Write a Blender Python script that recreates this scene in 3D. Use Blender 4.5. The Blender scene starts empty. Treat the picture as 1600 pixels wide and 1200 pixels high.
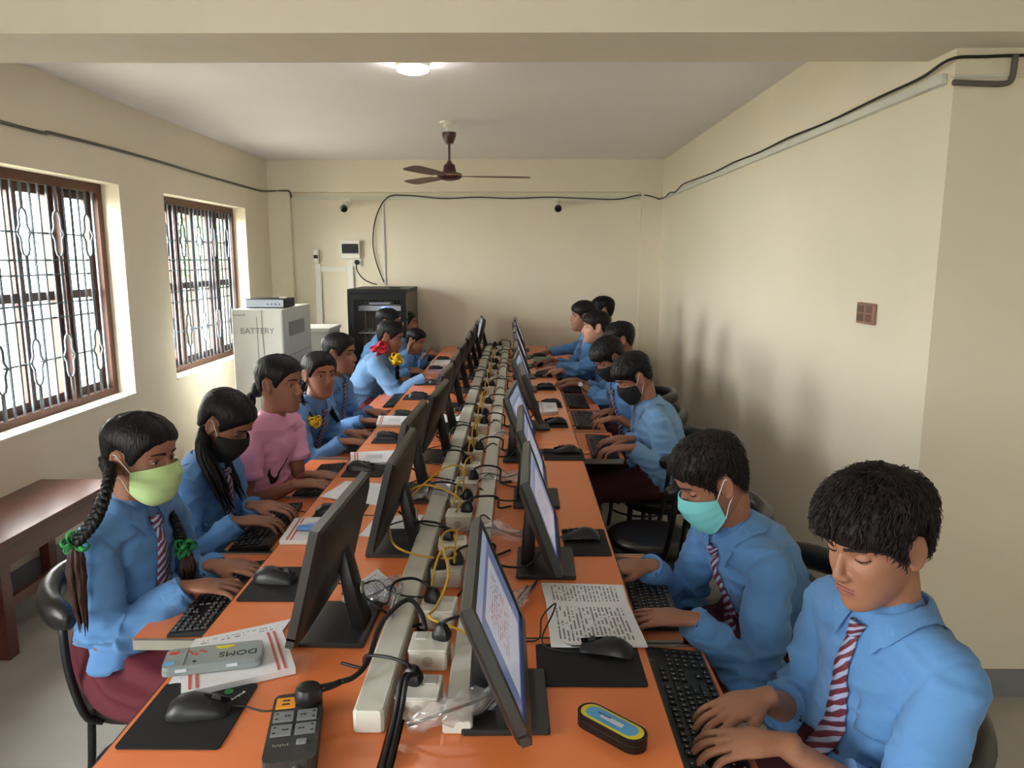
import bpy, bmesh, math, random
import numpy as np
from mathutils import Vector, Matrix, noise
from mathutils.bvhtree import BVHTree
random.seed(7)
R = math.radians
scene = bpy.context.scene
COL = scene.collection

# ------------------------------------------------------------------ camera
F_PX, PITCH, HCAM = 1170.0, R(9.46), 1.63
YAW = math.atan(8 / F_PX)
cam_d = bpy.data.cameras.new('camera'); cam = bpy.data.objects.new('camera', cam_d); COL.objects.link(cam)
cam_d.sensor_width = 36; cam_d.lens = F_PX / 1600 * 36; cam_d.clip_start = .02
cam.location = (0, 0, HCAM); cam.rotation_euler = (math.pi / 2 - PITCH, 0, YAW)
scene.camera = cam

# ------------------------------------------------------------------ light and exposure
vs = scene.view_settings
vs.view_transform = 'Standard'; vs.look = 'None'; vs.gamma = 1; vs.use_curve_mapping = False
vs.exposure = 1.72
world = bpy.data.worlds.new('overcast_sky'); scene.world = world; world.use_nodes = True
bgn = world.node_tree.nodes['Background']; bgn.inputs[0].default_value = (1, .985, .97, 1); bgn.inputs[1].default_value = 13.0

def portal(loc, rot, sx, sy):
    l = bpy.data.lights.new('window_portal', 'AREA'); l.shape = 'RECTANGLE'; l.size = sx; l.size_y = sy
    l.cycles.is_portal = True
    o = bpy.data.objects.new('window_portal', l); COL.objects.link(o); o.location = loc; o.rotation_euler = rot
# windows in the left wall, the wide openings of the rear wall (behind the camera)
XL, XR, YB, ZC = -2.49, 1.446, 7.72, 2.6
WIN = [(-1.0, .9), (3.2, 4.8), (5.4, 7.0)]
WZ0, WZ1 = .76, 2.09
YREAR, XNEAR = -3.2, 3.2
REARWIN = [(-1.6, -.2)]
for a, b in WIN: portal((XL - .30, (a + b) / 2, (WZ0 + WZ1) / 2), (0, R(-90), 0), WZ1 - WZ0, b - a)
for a, b in REARWIN: portal(((a + b) / 2, YREAR - .3, (WZ0 + WZ1) / 2), (R(90), 0, 0), b - a, WZ1 - WZ0)

# ------------------------------------------------------------------ pixel helpers (a pixel gives a ray; the plane gives the distance)
def ray(u, v):
    x = (u - 800) / F_PX; z = -(v - 600) / F_PX
    c, s = math.cos(PITCH), math.sin(PITCH)
    y2 = c + s * z; z2 = -s + c * z
    c, s = math.cos(YAW), math.sin(YAW)
    return Vector((c * x - s * y2, s * x + c * y2, z2))
CAM = Vector((0, 0, HCAM))
def pz(u, v, z): d = ray(u, v); return CAM + d * ((z - HCAM) / d.z)
def py(u, v, y): d = ray(u, v); return CAM + d * (y / d.y)
def pxx(u, v, x): d = ray(u, v); return CAM + d * (x / d.x)

# ------------------------------------------------------------------ materials
def lin(c):
    if isinstance(c, str): c = [int(c[i:i + 2], 16) for i in (0, 2, 4)]
    return tuple((x / 255 / 12.92) if x / 255 <= .04045 else ((x / 255 + .055) / 1.055) ** 2.4 for x in c) + (1,)
MATS = {}
def mat(name, col, rough=.5, metal=0, var=.06, vscale=6, bump=0, bscale=60, spec=.5, stretch=None, emit=None, coat=0, sheen=0):
    m = bpy.data.materials.new(name); MATS[name] = m; m.use_nodes = True
    nt = m.node_tree; b = nt.nodes['Principled BSDF']
    b.inputs['Roughness'].default_value = rough; b.inputs['Metallic'].default_value = metal
    b.inputs['Specular IOR Level'].default_value = spec
    b.inputs['Coat Weight'].default_value = coat; b.inputs['Sheen Weight'].default_value = sheen
    c = lin(col); tc = nt.nodes.new('ShaderNodeTexCoord'); out = tc.outputs['Object']
    if stretch:
        mp = nt.nodes.new('ShaderNodeMapping'); mp.inputs['Scale'].default_value = stretch
        nt.links.new(out, mp.inputs[0]); out = mp.outputs[0]
    if var:
        n = nt.nodes.new('ShaderNodeTexNoise'); n.inputs['Scale'].default_value = vscale; n.inputs['Detail'].default_value = 5
        nt.links.new(out, n.inputs['Vector'])
        r = nt.nodes.new('ShaderNodeValToRGB'); nt.links.new(n.outputs['Fac'], r.inputs[0])
        r.color_ramp.elements[0].position = .3; r.color_ramp.elements[1].position = .7
        r.color_ramp.elements[0].color = tuple(x * (1 - var) for x in c[:3]) + (1,)
        r.color_ramp.elements[1].color = tuple(min(1, x * (1 + var)) for x in c[:3]) + (1,)
        nt.links.new(r.outputs[0], b.inputs['Base Color'])
    else: b.inputs['Base Color'].default_value = c
    if bump:
        n2 = nt.nodes.new('ShaderNodeTexNoise'); n2.inputs['Scale'].default_value = bscale; n2.inputs['Detail'].default_value = 4
        nt.links.new(out, n2.inputs['Vector'])
        bp = nt.nodes.new('ShaderNodeBump'); bp.inputs['Strength'].default_value = bump; bp.inputs['Distance'].default_value = .01
        nt.links.new(n2.outputs['Fac'], bp.inputs['Height']); nt.links.new(bp.outputs[0], b.inputs['Normal'])
    if emit:
        b.inputs['Emission Color'].default_value = lin(emit[0]); b.inputs['Emission Strength'].default_value = emit[1]
    return m

mat('wall_paint', (230, 220, 199), .75, var=.025, vscale=1.3, bump=.05, bscale=90)
mat('wall_paint_rear', (230, 220, 199), .75, var=.02)
mat('beam_paint', (230, 221, 202), .75, var=.02)
mat('ceiling_paint', (234, 230, 230), .85, var=.02, vscale=1)
mat('skirting_grey', (128, 130, 134), .6)
mat('concrete_floor', (172, 168, 160), .55, var=.12, vscale=3, bump=.08, bscale=25)
mat('orange_laminate', (230, 127, 72), .28, var=.03, vscale=4, spec=.5, coat=.15)
mat('orange_tray', (228, 128, 74), .35, var=.03, vscale=4)
mat('table_edge', (52, 36, 30), .5)
mat('table_carcass', (60, 42, 36), .6)
mat('rail_metal', (170, 168, 158), .4, metal=.6)
mat('black_plastic', (22, 22, 24), .42, var=.1)
mat('black_gloss', (14, 14, 16), .2, var=0)
mat('key_black', (27, 27, 29), .38, var=0)
mat('key_legend', (190, 190, 190), .5, var=0)
mat('monitor_shell', (33, 31, 31), .38, var=.06, bump=.02, bscale=300)
mat('monitor_edge', (58, 58, 56), .35, var=.04)
mat('base_black', (36, 36, 37), .45, var=.05)
mat('mousepad', (17, 17, 19), .85, var=.12, vscale=30)
mat('white_plastic', (226, 224, 214), .4, var=.04, vscale=9)
mat('trunking', (214, 214, 204), .42, var=.05, vscale=7)
mat('yellow_cable', (226, 178, 44), .45, var=.05)
mat('black_cable', (20, 20, 21), .5, var=0)
mat('grey_cable', (96, 92, 84), .6, var=0)
mat('paper', (222, 222, 226), .8, var=.02)
mat('paper_stack', (214, 210, 204), .8, var=.1, vscale=120)
mat('window_wood', (92, 52, 36), .5, var=.12, vscale=8)
mat('sash_wood', (82, 48, 36), .5, var=.12, vscale=8)
mat('grille_metal', (104, 116, 126), .4, metal=.35, var=.08)
mat('reveal_paint', (232, 228, 210), .7)
mat('bench_wood', (96, 50, 40), .3, var=.14, vscale=10, stretch=(4, .6, 4), coat=.3)
mat('cabinet_white', (222, 221, 214), .45, var=.02)
mat('cabinet_grey', (196, 194, 186), .5, var=.02)
mat('vent_grey', (120, 120, 116), .6)
mat('letter_grey', (138, 138, 134), .6, var=0)
mat('rack_black', (13, 13, 17), .45, spec=.3)
mat('rack_side', (84, 72, 62), .45)
mat('rack_inside', (12, 12, 15), .6)
mat('device_grey', (196, 200, 208), .4)
mat('device_silver', (168, 176, 188), .35, metal=.3)
mat('led_blue', (90, 130, 255), .4, emit=((90, 130, 255), 3))
mat('fan_maroon', (66, 24, 26), .35, coat=.3)
mat('fan_blade', (96, 60, 52), .45)
mat('gold', (190, 150, 80), .3, metal=.8)
mat('lamp_white', (255, 255, 255), .5, var=0, emit=((255, 252, 246), 22))
mat('switch_brown', (150, 110, 92), .4)
mat('switch_dark', (104, 74, 62), .4)
mat('chair_black', (20, 19, 20), .45, var=.1)
mat('vinyl_black', (30, 28, 29), .33, var=.15, vscale=14, bump=.15, bscale=18)
mat('shirt_blue', (88, 138, 194), .8, var=.05, vscale=5, bump=.3, bscale=20, sheen=.15)
mat('shirt_light', (112, 154, 200), .8, var=.05, vscale=5, bump=.3, bscale=20, sheen=.15)
mat('pink_cotton', (228, 162, 196), .85, var=.04, bump=.25, bscale=18)
mat('maroon_cloth', (96, 28, 44), .8, var=.1, vscale=8, bump=.12, bscale=20)
mat('trousers_cloth', (70, 22, 32), .85, var=.1, vscale=8)
mat('hair_black', (15, 13, 13), .45, var=.25, vscale=60, stretch=(1, 1, .25), bump=.5, bscale=140, spec=.25)
mat('hair_brown', (30, 21, 19), .5, var=.3, vscale=60, stretch=(1, 1, .2), bump=.5, bscale=140, spec=.25)
mat('hair_tail', (62, 42, 37), .5, var=.35, vscale=60, stretch=(1, 1, .2), bump=.5, bscale=140, spec=.25)
mat('brow_black', (28, 20, 18), .8, var=0)
for n, c in dict(skin_a=(144, 97, 74), skin_b=(150, 100, 78), skin_c=(160, 110, 84), skin_d=(130, 78, 60), skin_e=(190, 142, 118)).items():
    m_ = mat(n, c, .52, var=.06, vscale=14, bump=.04, bscale=180)
    b_ = m_.node_tree.nodes['Principled BSDF']; b_.inputs['Subsurface Weight'].default_value = .06; b_.inputs['Subsurface Radius'].default_value = (.01, .004, .002)
mat('lip', (150, 92, 82), .5, var=0)
mat('nail', (196, 140, 124), .35, var=0)
mat('eye_white', (176, 164, 158), .3, var=0)
mat('iris', (26, 16, 12), .2, var=0)
mat('mask_green', (186, 214, 150), .8, var=.04, vscale=20)
mat('mask_teal', (120, 202, 204), .8, var=.04, vscale=20)
mat('mask_black', (18, 18, 20), .85, var=.1)
mat('mask_string', (226, 228, 230), .8, var=0)
mat('ribbon_green', (22, 128, 62), .6, var=.2, vscale=40)
mat('ribbon_red', (196, 30, 52), .6, var=.2, vscale=40)
mat('ribbon_yellow', (236, 194, 26), .6, var=.15, vscale=40)
mat('button', (150, 186, 220), .4, var=0)
mat('shoe_black', (18, 17, 17), .4)
mat('logo_black', (24, 22, 26), .8, var=0)
mat('pencil_tin_body', (150, 160, 160), .3, metal=.3)
mat('sticker_yellow', (222, 200, 40), .5, var=0)
mat('sticker_red', (206, 60, 48), .5, var=0)
mat('sticker_blue', (92, 168, 220), .5, var=0)
mat('ink_dark', (40, 40, 44), .6, var=0)
mat('red_stripe', (196, 96, 84), .6, var=0)
mat('clear_white', (214, 218, 224), .3, var=0)
mat('outlet_orange', (240, 160, 50), .4, var=0)
mat('outlet_grey', (128, 132, 134), .45, var=0)
mat('ext_body', (56, 57, 56), .6, var=.3, vscale=40)
mat('foliage', (120, 150, 96), .8, var=.25, vscale=3)
mat('bark', (92, 74, 58), .9)
mat('outdoor_ground', (150, 148, 130), .95, var=.1)
mat('watch_white', (226, 226, 222), .3, var=0)
mat('book_green', (92, 128, 104), .6)
mat('book_pink', (200, 160, 186), .6)
mat('pen_blue', (44, 92, 190), .35, var=0)
mat('pen_blue_pale', (96, 140, 206), .5)
mat('copper_band', (150, 112, 70), .5)

def glassy(name, tint, fac, rough=.05):
    m = bpy.data.materials.new(name); MATS[name] = m; m.use_nodes = True; nt = m.node_tree
    nt.nodes.clear(); o = nt.nodes.new('ShaderNodeOutputMaterial'); mx = nt.nodes.new('ShaderNodeMixShader')
    t = nt.nodes.new('ShaderNodeBsdfTransparent'); g = nt.nodes.new('ShaderNodeBsdfGlossy'); g.inputs['Roughness'].default_value = rough
    t.inputs[0].default_value = tint; mx.inputs[0].default_value = fac
    nt.links.new(t.outputs[0], mx.inputs[1]); nt.links.new(g.outputs[0], mx.inputs[2]); nt.links.new(mx.outputs[0], o.inputs[0])
    return m
glassy('window_glass', (.96, .98, .97, 1), .05)
glassy('rack_glass', (.9, .9, .92, 1), .04)
def film(name):
    m = glassy(name, (.97, .97, .97, 1), .16, .12); nt = m.node_tree
    d = nt.nodes.new('ShaderNodeBsdfDiffuse'); d.inputs[0].default_value = (.8, .8, .82, 1)
    mx = nt.nodes['Mix Shader']; m2 = nt.nodes.new('ShaderNodeMixShader'); m2.inputs[0].default_value = .16
    o = nt.nodes['Material Output']
    nt.links.new(mx.outputs[0], m2.inputs[1]); nt.links.new(d.outputs[0], m2.inputs[2]); nt.links.new(m2.outputs[0], o.inputs[0])
film('clear_film')

def uvmat(name, rough=.8):
    m = bpy.data.materials.new(name); MATS[name] = m; m.use_nodes = True; nt = m.node_tree
    b = nt.nodes['Principled BSDF']; b.inputs['Roughness'].default_value = rough
    uv = nt.nodes.new('ShaderNodeUVMap'); uv.uv_map = 'UVMap'
    return m, nt, b, uv
def math_(nt, op, a, b=None):
    n = nt.nodes.new('ShaderNodeMath'); n.operation = op
    for i, x in enumerate((a, b)):
        if x is None: continue
        if isinstance(x, (int, float)): n.inputs[i].default_value = x
        else: nt.links.new(x, n.inputs[i])
    return n.outputs[0]
def ramp(nt, fac, stops, const=True):
    r = nt.nodes.new('ShaderNodeValToRGB'); nt.links.new(fac, r.inputs[0]); cr = r.color_ramp
    if const: cr.interpolation = 'CONSTANT'
    while len(cr.elements) < len(stops): cr.elements.new(.5)
    for e, (p, c) in zip(cr.elements, stops): e.position = p; e.color = lin(c)
    return r.outputs[0]
def tie_mat():
    m, nt, b, uv = uvmat('tie_stripes', .6)
    s = nt.nodes.new('ShaderNodeSeparateXYZ'); nt.links.new(uv.outputs[0], s.inputs[0])
    f = math_(nt, 'FRACT', math_(nt, 'ADD', math_(nt, 'MULTIPLY', s.outputs[1], 13), math_(nt, 'MULTIPLY', s.outputs[0], 1.5)))
    nt.links.new(ramp(nt, f, [(0, (104, 34, 50)), (.46, (164, 172, 204)), (.9, (84, 64, 92))]), b.inputs['Base Color'])
tie_mat()
def print_mat(name, rows, words, bg=(226, 226, 230), ink=(88, 88, 96), margin=.1, thresh=.42):
    m, nt, b, uv = uvmat(name)
    s = nt.nodes.new('ShaderNodeSeparateXYZ'); nt.links.new(uv.outputs[0], s.inputs[0])
    fv = math_(nt, 'FRACT', math_(nt, 'MULTIPLY', s.outputs[1], rows)); row = math_(nt, 'FLOOR', math_(nt, 'MULTIPLY', s.outputs[1], rows))
    line = math_(nt, 'MULTIPLY', math_(nt, 'GREATER_THAN', fv, .3), math_(nt, 'LESS_THAN', fv, .72))
    cb = nt.nodes.new('ShaderNodeCombineXYZ')
    nt.links.new(math_(nt, 'MULTIPLY', s.outputs[0], words), cb.inputs[0]); nt.links.new(math_(nt, 'MULTIPLY', row, 7.31), cb.inputs[1])
    n = nt.nodes.new('ShaderNodeTexNoise'); n.inputs['Scale'].default_value = 1; n.inputs['Detail'].default_value = 2; nt.links.new(cb.outputs[0], n.inputs['Vector'])
    w = math_(nt, 'GREATER_THAN', n.outputs['Fac'], thresh)
    ins = None
    for o_ in (s.outputs[0], s.outputs[1]):
        k = math_(nt, 'MULTIPLY', math_(nt, 'GREATER_THAN', o_, margin), math_(nt, 'LESS_THAN', o_, 1 - margin))
        ins = k if ins is None else math_(nt, 'MULTIPLY', ins, k)
    f = math_(nt, 'MULTIPLY', math_(nt, 'MULTIPLY', line, w), ins)
    nt.links.new(ramp(nt, f, [(0, bg), (.5, ink)]), b.inputs['Base Color'])
print_mat('print_text', 22, 13, ink=(126, 126, 132), thresh=.47)
print_mat('print_sparse', 14, 30, thresh=.5, ink=(130, 130, 150))
def screen_mat(name, desk, page, txt):
    m, nt, b, uv = uvmat(name, .25)
    s = nt.nodes.new('ShaderNodeSeparateXYZ'); nt.links.new(uv.outputs[0], s.inputs[0]); U, V = s.outputs[0], s.outputs[1]
    def box(u0, u1, v0, v1):
        a = math_(nt, 'MULTIPLY', math_(nt, 'GREATER_THAN', U, u0), math_(nt, 'LESS_THAN', U, u1))
        c = math_(nt, 'MULTIPLY', math_(nt, 'GREATER_THAN', V, v0), math_(nt, 'LESS_THAN', V, v1)); return math_(nt, 'MULTIPLY', a, c)
    pg = box(.16, .84, .07, .80); bar = box(0, 1, .86, 1); task = box(0, 1, 0, .05)
    fv = math_(nt, 'FRACT', math_(nt, 'MULTIPLY', V, 22))
    n = nt.nodes.new('ShaderNodeTexNoise'); n.inputs['Scale'].default_value = 26; nt.links.new(uv.outputs[0], n.inputs['Vector'])
    tx = math_(nt, 'MULTIPLY', math_(nt, 'MULTIPLY', box(.26, .74, .3, .72), math_(nt, 'GREATER_THAN', fv, .6)), math_(nt, 'GREATER_THAN', n.outputs['Fac'], .5))
    def mix(f, a, c):
        x = nt.nodes.new('ShaderNodeMix'); x.data_type = 'RGBA'; nt.links.new(f, x.inputs[0])
        for i, q in ((6, a), (7, c)):
            if isinstance(q, tuple): x.inputs[i].default_value = lin(q)
            else: nt.links.new(q, x.inputs[i])
        return x.outputs[2]
    c = mix(tx, mix(task, mix(bar, mix(pg, desk, page), (176, 186, 210)), (40, 70, 140)), txt)
    b.inputs['Base Color'].default_value = (.01, .01, .012, 1)
    nt.links.new(c, b.inputs['Emission Color']); b.inputs['Emission Strength'].default_value = .15
screen_mat('screen_document', (120, 132, 168), (206, 208, 218), (170, 110, 100))
screen_mat('screen_pale', (150, 156, 186), (214, 214, 226), (140, 140, 160))

# ------------------------------------------------------------------ mesh builder
def unit(v): v = Vector(v); return v.normalized() if v.length > 1e-9 else Vector((0, 0, 1))
def catmull(P, n):
    P = np.array([list(p) for p in P], float); m = len(P)
    if m == 2: t = np.linspace(0, 1, n)[:, None]; return P[0] * (1 - t) + P[1] * t
    Q = np.vstack([2 * P[0] - P[1], P, 2 * P[-1] - P[-2]])
    out = []
    for x in np.linspace(0, m - 1, n):
        i = min(int(x), m - 2); t = x - i
        a, b, c, d = Q[i:i + 4]
        out.append(.5 * ((2 * b) + (c - a) * t + (2 * a - 5 * b + 4 * c - d) * t * t + (3 * b - a - 3 * c + d) * t ** 3))
    return np.array(out)
class MB:
    def __init__(s): s.v = []; s.f = []; s.uv = None; s.mi = []; s.cur = 0
    def add(s, vs, fs):
        o = len(s.v); s.v.extend([tuple(x) for x in vs]); s.f.extend([tuple(i + o for i in f) for f in fs]); s.mi.extend([s.cur] * len(fs)); return s
    def box(s, c, d, rot=None, bev=0):
        hx, hy, hz = d[0] / 2, d[1] / 2, d[2] / 2
        if bev <= 0:
            vs = [(x, y, z) for x in (-hx, hx) for y in (-hy, hy) for z in (-hz, hz)]
            fs = [(0, 1, 3, 2), (4, 6, 7, 5), (0, 4, 5, 1), (2, 3, 7, 6), (0, 2, 6, 4), (1, 5, 7, 3)]
        else:
            b = min(bev, hx * .95, hy * .95, hz * .95); o = []
            def ring(x, y, z, r): return [(sx * x, sy * y, z) if k == 0 else None for sx, sy, k in ()]
            vs = []; fs = []
            def oct_(ex, ey, z): return [(ex, ey - b, z), (ex - b, ey, z), (-ex + b, ey, z), (-ex, ey - b, z), (-ex, -ey + b, z), (-ex + b, -ey, z), (ex - b, -ey, z), (ex, -ey + b, z)]
            q = b * .6
            for ex, ey, z in ((hx - q, hy - q, -hz), (hx, hy, -hz + q), (hx, hy, hz - q), (hx - q, hy - q, hz)): vs += oct_(ex, ey, z)
            for k in range(3):
                for i in range(8): j = (i + 1) % 8; fs.append((k * 8 + i, k * 8 + j, k * 8 + 8 + j, k * 8 + 8 + i))
            fs.append(tuple(range(7, -1, -1))); fs.append(tuple(range(24, 32)))
        if rot is not None: vs = [rot @ Vector(v) for v in vs]
        return s.add([(v[0] + c[0], v[1] + c[1], v[2] + c[2]) for v in vs], fs)
    def loft(s, secs, side=(0, 1, 0), m=12, n=None, caps=True, power=1.0, mod=None, round_=True):
        """secs: (pos, rside, rother)"""
        P = [x[0] for x in secs]; rr = [(x[1], x[2]) for x in secs]
        if n: C = catmull(P, n); rr = np.abs(catmull(rr, n))
        else: C = np.array([list(p) for p in P], float); rr = np.array(rr, float)
        k = len(C); rings = []
        prev = None
        for i in range(k):
            t = Vector(C[min(i + 1, k - 1)] - C[max(i - 1, 0)]).normalized()
            sd = Vector(side) if prev is None else prev
            sd = (sd - t * sd.dot(t))
            if sd.length < 1e-4: sd = t.orthogonal()
            sd.normalize(); prev = sd; up = t.cross(sd)
            ring = []
            for j in range(m):
                a = 2 * math.pi * j / m; ca, sa = math.cos(a), math.sin(a)
                if power != 1: ca = math.copysign(abs(ca) ** power, ca); sa = math.copysign(abs(sa) ** power, sa)
                g = mod(i / (k - 1), a) if mod else 1
                ring.append(Vector(C[i]) + sd * (rr[i][0] * ca * g) + up * (rr[i][1] * sa * g))
            rings.append((ring, Vector(C[i]), t, rr[i]))
        vs = []; fs = []
        if caps and round_:
            def shrink(ring, c, t, d, f): return [c + (p - c) * f + t * d for p in ring]
            r0, c0, t0, q0 = rings[0]; r1, c1, t1, q1 = rings[-1]; a = min(q0); b = min(q1)
            L = [shrink(r0, c0, t0, -a * .8, .5), shrink(r0, c0, t0, -a * .45, .85)] + [x[0] for x in rings] + [shrink(r1, c1, t1, b * .45, .85), shrink(r1, c1, t1, b * .8, .5)]
        else: L = [x[0] for x in rings]
        for ring in L: vs += ring
        for i in range(len(L) - 1):
            for j in range(m): j2 = (j + 1) % m; fs.append((i * m + j, i * m + j2, (i + 1) * m + j2, (i + 1) * m + j))
        if caps: fs.append(tuple(range(m - 1, -1, -1))); fs.append(tuple(range((len(L) - 1) * m, len(L) * m)))
        return s.add(vs, fs)
    def tube(s, pts, r, m=6, n=None, caps=True):
        rs = r if isinstance(r, (list, tuple)) else [r] * len(pts)
        return s.loft([(p, q, q) for p, q in zip(pts, rs)], side=(.123, .456, .88), m=m, n=n, caps=caps, round_=False)
    def ell(s, c, r, rot=None, m=16, n=10):
        vs = []; fs = []
        for i in range(1, n):
            a = math.pi * i / n
            for j in range(m): b = 2 * math.pi * j / m; vs.append(Vector((r[0] * math.sin(a) * math.cos(b), r[1] * math.sin(a) * math.sin(b), r[2] * math.cos(a))))
        vs += [Vector((0, 0, r[2])), Vector((0, 0, -r[2]))]; T, B = len(vs) - 2, len(vs) - 1
        for i in range(n - 2):
            for j in range(m): j2 = (j + 1) % m; fs.append((i * m + j, (i + 1) * m + j, (i + 1) * m + j2, i * m + j2))
        for j in range(m): j2 = (j + 1) % m; fs.append((T, j, j2)); fs.append((B, (n - 2) * m + j2, (n - 2) * m + j))
        if rot is not None: vs = [rot @ v for v in vs]
        return s.add([v + Vector(c) for v in vs], fs)
    def lathe(s, c, prof, m=24, axis='z'):
        vs = []; fs = []
        for r, z in prof:
            for j in range(m): a = 2 * math.pi * j / m; vs.append((r * math.cos(a), r * math.sin(a), z))
        k = len(prof)
        for i in range(k - 1):
            for j in range(m): j2 = (j + 1) % m; fs.append((i * m + j, i * m + j2, (i + 1) * m + j2, (i + 1) * m + j))
        fs.append(tuple(range(m - 1, -1, -1))); fs.append(tuple(range((k - 1) * m, k * m)))
        if axis == 'x': vs = [(z, x, y) for x, y, z in vs]
        if axis == 'y': vs = [(y, z, x) for x, y, z in vs]
        return s.add([(v[0] + c[0], v[1] + c[1], v[2] + c[2]) for v in vs], fs)
    def prism(s, poly, z0, z1):
        n = len(poly); vs = [(x, y, z0) for x, y in poly] + [(x, y, z1) for x, y in poly]
        return s.add(vs, [tuple(range(n - 1, -1, -1)), tuple(range(n, 2 * n))] + [(i, (i + 1) % n, n + (i + 1) % n, n + i) for i in range(n)])
    def grid(s, rows, closed_back=None, uv=True):
        """rows of points -> sheet; closed_back = thickness vector function gives a closed slab; keeps uv"""
        a = len(rows); b = len(rows[0]); vs = [p for r in rows for p in r]; fs = []
        for i in range(a - 1):
            for j in range(b - 1): fs.append((i * b + j, i * b + j + 1, (i + 1) * b + j + 1, (i + 1) * b + j))
        N = a * b
        uvs = [(j / (b - 1), i / (a - 1)) for i in range(a) for j in range(b)]
        if closed_back:
            vs = vs + [Vector(p) + closed_back(p) for p in vs]; uvs = uvs * 2
            fs += [tuple(N + i for i in reversed(f)) for f in list(fs)]
            edge = [j for j in range(b)] + [i * b + b - 1 for i in range(1, a)] + [(a - 1) * b + j for j in range(b - 2, -1, -1)] + [i * b for i in range(a - 2, 0, -1)]
            for x, y in zip(edge, edge[1:] + edge[:1]): fs.append((y, x, N + x, N + y))
        o = len(s.v); s.add(vs, fs)
        if s.uv is None: s.uv = {}
        for k, q in enumerate(uvs): s.uv[o + k] = q
        return s
    def mesh(s, name, loc=(0, 0, 0), fix=False):
        me = bpy.data.meshes.new(name); L = Vector(loc)
        me.from_pydata([tuple(Vector(v) - L) for v in s.v], [], s.f); me.update()
        if s.uv:
            ul = me.uv_layers.new(name='UVMap')
            for lp in me.loops: ul.data[lp.index].uv = s.uv.get(lp.vertex_index, (0, 0))
        if any(s.mi): me.polygons.foreach_set('material_index', s.mi)
        if fix:
            bm = bmesh.new(); bm.from_mesh(me); bmesh.ops.recalc_face_normals(bm, faces=bm.faces); bm.to_mesh(me); bm.free()
        return me
    def build(s, name, m, parent=None, smooth=False, loc=None, fix=True, auto=None):
        """verts are given in the parent's local frame (or world when no parent; loc then becomes the origin)"""
        me = s.mesh(name, loc or (0, 0, 0), fix)
        return link(name, me, m, parent, smooth, loc, auto)
def link(name, me, m, parent=None, smooth=False, loc=None, auto=None):
    o = bpy.data.objects.new(name, me); COL.objects.link(o)
    for x in (m if isinstance(m, (list, tuple)) else [m]): me.materials.append(MATS[x])
    if smooth:
        me.polygons.foreach_set('use_smooth', [True] * len(me.polygons))
        if auto: me.set_sharp_from_angle(angle=R(auto))
    if parent: o.parent = parent
    if loc is not None: o.location = loc
    return o
def tag(o, label=None, cat=None, group=None, kind=None):
    if label: o['label'] = label
    if cat: o['category'] = cat
    if group: o['group'] = group
    if kind: o['kind'] = kind
    return o
def thing(name, label, cat, loc=(0, 0, 0), rz=0, group=None):
    o = bpy.data.objects.new(name, None); COL.objects.link(o); o.empty_display_size = .05
    o.location = loc; o.rotation_euler = (0, 0, rz)
    return tag(o, label, cat, group)
def struct(o): o['kind'] = 'structure'; return o
def sempty(name, loc=(0, 0, 0)):
    o = bpy.data.objects.new(name, None); COL.objects.link(o); o.location = loc; o.empty_display_size = .05; return struct(o)
def dup(root, loc, rz, label=None, group=None, skip=()):
    r = root.copy(); COL.objects.link(r); r.location = loc; r.rotation_euler = (0, 0, rz)
    if label: r['label'] = label
    if group: r['group'] = group
    for ch in list(root.children):
        if ch.name.split('.')[0] in skip: continue
        c = ch.copy(); COL.objects.link(c); c.parent = r
        for g in list(ch.children):
            d = g.copy(); COL.objects.link(d); d.parent = c
    return r
def remesh(mb, vox, smooth_it=3, fac=.5):
    me = mb.mesh('tmp', fix=True); o = bpy.data.objects.new('tmp', me); COL.objects.link(o)
    r = o.modifiers.new('r', 'REMESH'); r.mode = 'VOXEL'; r.voxel_size = vox
    if smooth_it: q = o.modifiers.new('s', 'SMOOTH'); q.factor = fac; q.iterations = smooth_it
    dg = bpy.context.evaluated_depsgraph_get(); out = bpy.data.meshes.new_from_object(o.evaluated_get(dg))
    bpy.data.objects.remove(o); bpy.data.meshes.remove(me)
    return out
def bvh_of(me):
    return BVHTree.FromPolygons([v.co for v in me.vertices], [p.vertices for p in me.polygons])
def text_mesh(s, size, depth=.001):
    c = bpy.data.curves.new('t', 'FONT'); c.body = s; c.size = size; c.extrude = depth; c.align_x = 'CENTER'; c.align_y = 'CENTER'
    o = bpy.data.objects.new('t', c); COL.objects.link(o)
    dg = bpy.context.evaluated_depsgraph_get(); me = bpy.data.meshes.new_from_object(o.evaluated_get(dg))
    bpy.data.objects.remove(o); bpy.data.curves.remove(c); me.materials.clear(); return me

# ================================================================== the room
T = .25
def wall_with_holes(x0, x1, y0, y1, holes, axis):
    """solid wall made of blocks around rectangular openings (a,b along the wall)"""
    m = MB(); a0, a1 = (y0, y1) if axis == 'y' else (x0, x1); cur = a0
    def blk(a, b, z0, z1):
        if axis == 'y': m.box(((x0 + x1) / 2, (a + b) / 2, (z0 + z1) / 2), (x1 - x0, b - a, z1 - z0))
        else: m.box(((a + b) / 2, (y0 + y1) / 2, (z0 + z1) / 2), (b - a, y1 - y0, z1 - z0))
    for a, b in holes:
        blk(cur, a, 0, ZC); blk(a, b, 0, WZ0); blk(a, b, WZ1, ZC); cur = b
    blk(cur, a1, 0, ZC); return m
struct(MB().box(((XL + XNEAR) / 2, (YREAR + YB) / 2, -.05), (XNEAR - XL + 1, YB - YREAR + 1, .1)).build('floor', 'concrete_floor'))
struct(MB().box(((XL + XNEAR) / 2, (YREAR + YB) / 2, ZC + .06), (XNEAR - XL + 1, YB - YREAR + 1, .12)).build('ceiling', 'ceiling_paint'))
struct(wall_with_holes(XL - T, XL, YREAR - T, YB + T, WIN, 'y').build('wall_left', 'wall_paint'))
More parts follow.
